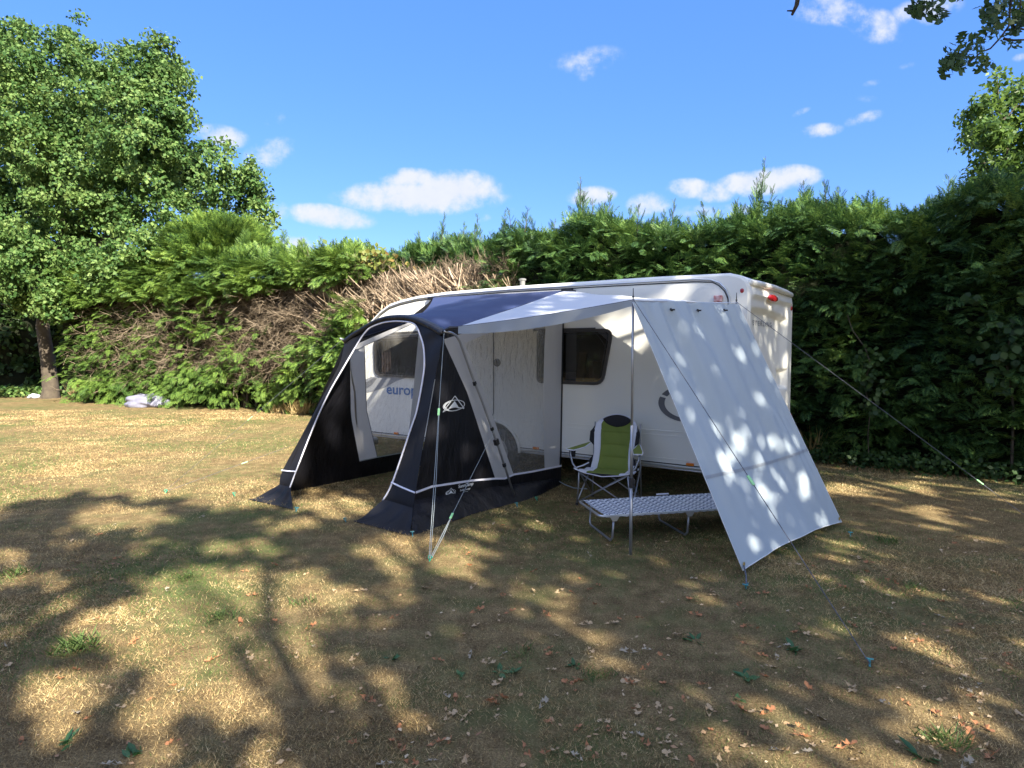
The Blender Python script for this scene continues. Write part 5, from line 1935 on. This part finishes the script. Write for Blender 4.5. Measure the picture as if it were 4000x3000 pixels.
# ------------------------------------------------------------------ folding camp bed
cm = bpy.data.materials.new('woven_pattern')
cm.use_nodes = True
t = cm.node_tree
b = t.nodes['Principled BSDF']
b.inputs['Roughness'].default_value = .75
tc = N(t, 'ShaderNodeTexCoord')
sp = N(t, 'ShaderNodeSeparateXYZ')
t.links.new(tc.outputs['Object'], sp.inputs[0])
fx = mth(t, 'FRACT', mth(t, 'MULTIPLY', sp.outputs['X'], 13))
yy = mth(t, 'MULTIPLY', sp.outputs['Y'], 15)
fy = mth(t, 'FRACT', yy)
zig = mth(t, 'ABSOLUTE', mth(t, 'SUBTRACT', fx, .5))
a = mth(t, 'FRACT', mth(t, 'ADD', yy, mth(t, 'MULTIPLY', zig, 1.3)))
s1 = mth(t, 'GREATER_THAN', a, .52)
a2 = mth(t, 'FRACT', mth(t, 'ADD', mth(t, 'MULTIPLY', sp.outputs['X'], 26), mth(t, 'MULTIPLY', fy, .8)))
s2 = mth(t, 'GREATER_THAN', a2, .30)
mxx = N(t, 'ShaderNodeMix', data_type='RGBA')
t.links.new(mth(t, 'MULTIPLY', s1, s2), mxx.inputs[0])
mxx.inputs[6].default_value = (.66, .70, .76, 1)
mxx.inputs[7].default_value = (.035, .065, .15, 1)
t.links.new(mxx.outputs[2], b.inputs['Base Color'])
nc = G(2345, 2018, .245)
cb = root('camp_bed', 'low folding camp bed with navy and white patterned cloth under the canopy', 'camp bed', (nc.x, nc.y, 0), rad(13.0))
BL_, BW_ = 1.88, .58
m = MB()


def bed(u, v):
    x = .035 + (BL_ - .07) * u
    y = -.012 + (BW_ + .024) * v
    e_ = min(v, 1 - v) * BW_
    drop = .024 * max(0, 1 - e_ / .018)
    z = .262 - drop - .022 * math.sin(v * math.pi) * math.sin(min(1, u * 12 + .2) * math.pi / 2) + .003 * math.sin(u * 150) * (1 if v in (0, 1) else .4)
    return (x, y, z)


m.grid(bed, 120, 24)
m.build('bed_cloth', cm, cb, smooth=True)
m = MB()
m.tube([(p[0], p[1], .245) for p in rounded([(0, 0), (BL_, 0), (BL_, BW_), (0, BW_)], .06, 6)], .0115, 8, closed=True)
m.build('bed_frame', M['alu'], cb, smooth=True)
for x in (.13, .86, 1.72):
    m = MB()
    m.tube([(x, .005, .24), (x - .01, .0, .12), (x - .015, .0, .05), (x - .02, .03, .018), (x - .02, BW_ - .03, .018), (x - .015, BW_, .05), (x - .01, BW_, .12), (x, BW_ - .005, .24)], .0105, 8)
    lg_ = m.build('bed_leg', M['alud'], cb, smooth=True)
    for y in (-.014, BW_ + .014):
        m = MB(); m.add([(x - .05, y, .25), (x + .05, y, .25), (x + .02, y, .20), (x - .02, y, .20)], [(0, 1, 2, 3)]); m.build('hinge_plate', M['alu'], lg_, solid=.006)
m = MB(); m.tube([(.82, BW_ + .01, .27), (.95, BW_ + .01, .27)], .008, 6); m.build('frame_joint', M['cwhite'], cb)

# ------------------------------------------------------------------ small things on the lawn
p = G(572, 1590)
m = MB(); m.ball((0, 0, .16), (.60, .28, .24), 40, 24, .35, 4)
bag = m.build('plastic_bag', M['bag'], smooth=True)
bag.location = (p.x, p.y, -.02)
tag(bag, 'half filled grey plastic sack lying at the foot of the left hedge', 'bag')
p = G(135, 1556)
m = MB(); m.ball((0, 0, .06), (.22, .12, .09), 16, 10, .7, 9)
o = m.build('plastic_litter', M['wlit'], smooth=True); o.location = (p.x, p.y, 0)
tag(o, 'scrap of white plastic litter under the big tree on the left', 'litter')


# leaves that fell from the oak
def leaf_proto(name, mt, curl, seed):
    r_ = random.Random(seed)
    V, Fc = OKV.copy(), OKF
    V[:, 0] *= .95
    out = []
    for x, y, z in V:
        z2 = .5 * x * x * curl * 2 + .18 * curl * (y - .5) ** 2 + .05 * math.sin(x * 9 + y * 7 + seed)
        out.append((x * (1 - .3 * curl), y - .5, z2 + .06))
    me = bpy.data.meshes.new(name)
    me.from_pydata(out, [], [tuple(int(i) for i in f) for f in Fc])
    me.materials.append(mt)
    return me


protos = [(leaf_proto('fallen_leaf', M['leafo'], 1.2, 1), 'curled orange brown oak leaf fallen on the grass', 'orange fallen leaves'),
          (leaf_proto('fallen_leaf', M['leaft'], .9, 2), 'dry tan oak leaf fallen on the grass', 'tan fallen leaves'),
          (leaf_proto('fallen_leaf', M['leafp'], 1.4, 3), 'pale bleached oak leaf fallen on the grass', 'pale fallen leaves')]
rl = random.Random(5)
cnt = 0
while cnt < 270:
    px = rl.random() * 4000
    py = 1980 + (3000 - 1980) * rl.random() ** .8
    if px < 1500 and rl.random() < .55: continue
    p = G(px, py)
    if 2.2 < p.y < 7.5:
        k = rl.choices((0, 1, 2), (5, 4, 1))[0]
        me, lb, gp = protos[k]
        o = bpy.data.objects.new('fallen_leaf', me)
        C.objects.link(o)
        s_ = .045 + .04 * rl.random()
        o.scale = (s_, s_ * (1 + .4 * rl.random()), s_)
        o.rotation_euler = (rl.gauss(0, .35), rl.gauss(0, .35), rl.random() * 6.28)
        o.location = (p.x, p.y, .004 + gz(p.x, p.y))
        tag(o, lb, 'leaf', gp)
        cnt += 1
# finer litter too small to count
n = 2600
y = 2.3 * (10 / 2.3) ** rng.random(n)
x = (rng.random(n) * 2 - 1) * (y * .85)
k = (rng.random(n) < np.clip(.35 + .25 * x / y * 2, .12, 1))
x, y = x[k], y[k]
n = len(x)
o = put('leaf_litter', (NARV * np.array([1.6, 1, 1]), NARF), np.stack([x, y, np.full(n, .012)], 1), np.stack([rng.normal(size=n), rng.normal(size=n), rng.normal(size=n) * .25], 1),
        np.tile([0, 0, 1.], (n, 1)) + rng.normal(size=(n, 3)) * .4, .015 + .025 * rng.random(n), leafmat('leaf_bits', [(.22, .10, .05), (.38, .25, .13), (.52, .42, .27)], 0, 3, .8), None)
tag(o, 'scattered crumbs of dry leaf among the grass blades', 'leaf litter', kind='stuff')


# weeds, tufts and tall dry grass
def plant(name, label, cat, px, py, nl, size, mt, proto, upr, group, spread=.05, world=None, ws=1.0, zs=0.0):
    p = world or G(px, py)
    r_ = None
    a = rng.random(nl) * 6.283
    dr = np.stack([np.cos(a), np.sin(a), upr + rng.normal(size=nl) * .3], 1)
    P_ = np.stack([rng.normal(size=nl) * spread, rng.normal(size=nl) * spread, rng.random(nl) * zs], 1)
    o = put(name, proto, P_, dr, np.tile([0, 0, 1.], (nl, 1)) + rng.normal(size=(nl, 3)) * .3, size * (.5 + .7 * rng.random(nl)), mt, None, ws)
    o.location = (p.x, p.y, p.z + .002)
    return tag(o, label, cat, group)


BLV = NARV * np.array([.10, 1, 1]) + 0
for px, py, s_ in [(1948, 2624, .085), (2013, 2630, .075), (1536, 2575, .07), (3094, 2540, .10), (2922, 2652, .11), (2714, 2507, .08), (3618, 2968, .12), (271, 2900, .09), (533, 2945, .08), (1800, 2640, .06), (2240, 2600, .07), (2880, 2740, .05)]:
    plant('weed', 'low broad leaved green weed growing in the worn lawn', 'weed', px, py, 12, s_ * .75, M['weed'], (LEAFV * np.array([.55, 1, 1]), LEAFF), .35, 'broad leaved weeds', .012)
for px, py, nl, s_ in [(298, 2534, 150, .10), (723, 2263, 60, .07), (2030, 2560, 60, .06), (2330, 2650, 90, .06), (3460, 2120, 60, .10), (3680, 2900, 110, .075), (860, 2420, 60, .08), (1180, 2360, 50, .07), (3560, 2300, 50, .07), (60, 2250, 50, .1)]:
    plant('grass_tuft', 'taller fresh green tuft of grass in the dry lawn', 'grass tuft', px, py, nl, s_, M['ggrass'], (NARV * np.array([.22, 1, 1]), NARF), 1.1, 'green grass tufts', .05)
for px, py, nl, s_, lb in [(330, 1562, 420, .62, 'tall straw coloured grass clump by the foot of the big tree'), (1175, 1618, 420, .42, 'straw coloured grass clump at the hedge foot left of the awning'), (1090, 1612, 120, .3, 'thin straw grass wisps at the foot of the left hedge boughs'),
                           (3170, 1790, 60, .55, 'sparse dry grass clump beside the far edge of the hanging sheet'), (3600, 1800, 30, .4, 'few dead stalks in the dark at the foot of the right hedge')]:
    plant('dry_grass_clump', lb, 'grass clump', px, py, nl, s_, M['straw'], (NARV * np.array([.16, 1, 1]), NARF), 1.9, None, .12 if nl > 100 else .08)
# undergrowth at the left hedge foot
for px, py, nl, s_, lb in [(40, 1550, 420, .35, 'low leafy undergrowth at the left end of the hedge foot'), (210, 1548, 360, .30, 'green undergrowth beside the trunk of the big tree'), (430, 1562, 260, .26, 'small leafy plants left of the grey sack'), (1090, 1600, 50, .2, 'small leafy plants right under the left hedge boughs')]:
    plant('undergrowth', lb, 'plants', px, py, nl, s_, M['maple'], (LEAFV * .5, LEAFF), .9, None, .45, zs=.32)
# ivy covered foot of the right hedge
n = 3800
X = -8 + 9.5 * rng.random(n)
Y = hedge_front(X) + .02 + .45 * rng.random(n) ** 2 + .25 * (vnoise(X * 1.5 + 30, X * 0 + 2, 71) - .3)
Z = .02 + .22 * rng.random(n)
o = put('ground_ivy', (LEAFV, LEAFF), lw_arr(X, Y, Z), rng.normal(size=(n, 3)), np.tile([0, -.4, 1.], (n, 1)) + rng.normal(size=(n, 3)) * .5, .05 + .03 * rng.random(n), M['oak'], None)
tag(o, 'dark ivy ground cover at the foot of the right hedge', 'ivy', kind='stuff')
# climbing bramble on the right hedge
m = MB()
vp = [HP(px, py, -3.55) for px, py in [(3395, 1800), (3390, 1700), (3400, 1600), (3375, 1500), (3400, 1420), (3380, 1360), (3330, 1290), (3310, 1230)]]
m.tube(vp, .006, 5, False)
vn = root('bramble', 'climbing bramble with round leaves hanging down the dark right hedge', 'climber', tuple(vp[0]))
under(m.build('stem', M['bark'], None), vn)
P_ = []
for px, py, c_ in [(3400, 1380, 14), (3390, 1430, 16), (3420, 1460, 14), (3380, 1500, 14), (3420, 1530, 16), (3390, 1570, 10), (3370, 1400, 10), (3400, 1600, 10)]:
    for i in range(c_): P_.append(tuple(HP(px + rng.normal() * 22, py + rng.normal() * 20, -3.52 + rng.normal() * .04)))
P_ = np.array(P_)
n = len(P_)
under(put('leaves', (LEAFV, LEAFF), P_, rng.normal(size=(n, 3)) + np.array([0, 0, -.7]), rng.normal(size=(n, 3)) * .4 + np.array([N3[0], N3[1], .3]), .065 + .03 * rng.random(n), M['oak'], None, 1.2), vn)
# another broad-leaved climber at the right edge
P_ = []
for px, py, c_ in [(3930, 1330, 30), (3880, 1400, 24), (3960, 1420, 26), (3990, 1260, 22), (3850, 1290, 16), (3920, 1470, 14), (3780, 1180, 10)]:
    for i in range(c_): P_.append(tuple(HP(px + rng.normal() * 38, py + rng.normal() * 34, -3.4 + rng.normal() * .08)))
P_ = np.array(P_)
n = len(P_)
sy = root('sapling', 'maple leaved sapling poking out of the dark hedge at the right edge', 'sapling', tuple(HP(3950, 1850, -3.7)))
under(put('leaves', (LEAFV, LEAFF), P_, rng.normal(size=(n, 3)) + np.array([0, 0, -.6]), rng.normal(size=(n, 3)) * .4 + np.array([N3[0], N3[1], .5]), .085 + .04 * rng.random(n), M['oak'], None, 1.25), sy)
m = MB(); a_ = HP(3950, 1850, -3.7); m.tube([a_, HP(3960, 1600, -3.6), HP(3930, 1400, -3.45), HP(3960, 1240, -3.45)], [.02, .016, .01, .004], 6, False)
under(m.build('stem', M['bark'], None), sy)
# reddish bramble above the bare hedge
P_ = []
for px, py, c_ in [(1330, 1020, 60), (1400, 1030, 70), (1460, 1010, 60), (1500, 1035, 50), (1280, 1060, 40), (1560, 1040, 30), (1290, 1110, 50), (1420, 985, 16), (1500, 985, 14)]:
    for i in range(c_): P_.append(tuple(HP(px + rng.normal() * 34, py + rng.normal() * 20, -4.2 + rng.normal() * .15)))
P_ = np.array(P_)
n = len(P_)
bs = root('shrub', 'yellow green shrub with reddish shoots on top of the hedge beside the bare section', 'shrub', LW(11.2, -4.3))
under(put('leaves', (LEAFV, LEAFF), P_, rng.normal(size=(n, 3)), rng.normal(size=(n, 3)) + np.array([0, -.5, .8]), .10 + .08 * rng.random(n), leafmat('shrub_leaf', [(.07, .12, .02), (.17, .20, .04), (.30, .16, .06)], .3, 2), None), bs)
m = MB()
for k in range(14): 
    a_ = LW(10.4 + 1.7 * rng.random(), -4.3, 2.6); m.tube([a_, a_ + Vector((rng.normal() * .2, 0, 1.2 + .5 * rng.random()))], [.012, .005], 5, False)
under(m.build('stem', M['bark'], None), bs)

S.render.engine = 'CYCLES'
S.cycles.max_bounces = 6
S.cycles.transparent_max_bounces = 10
S.cycles.diffuse_bounces = 4
S.cycles.glossy_bounces = 3
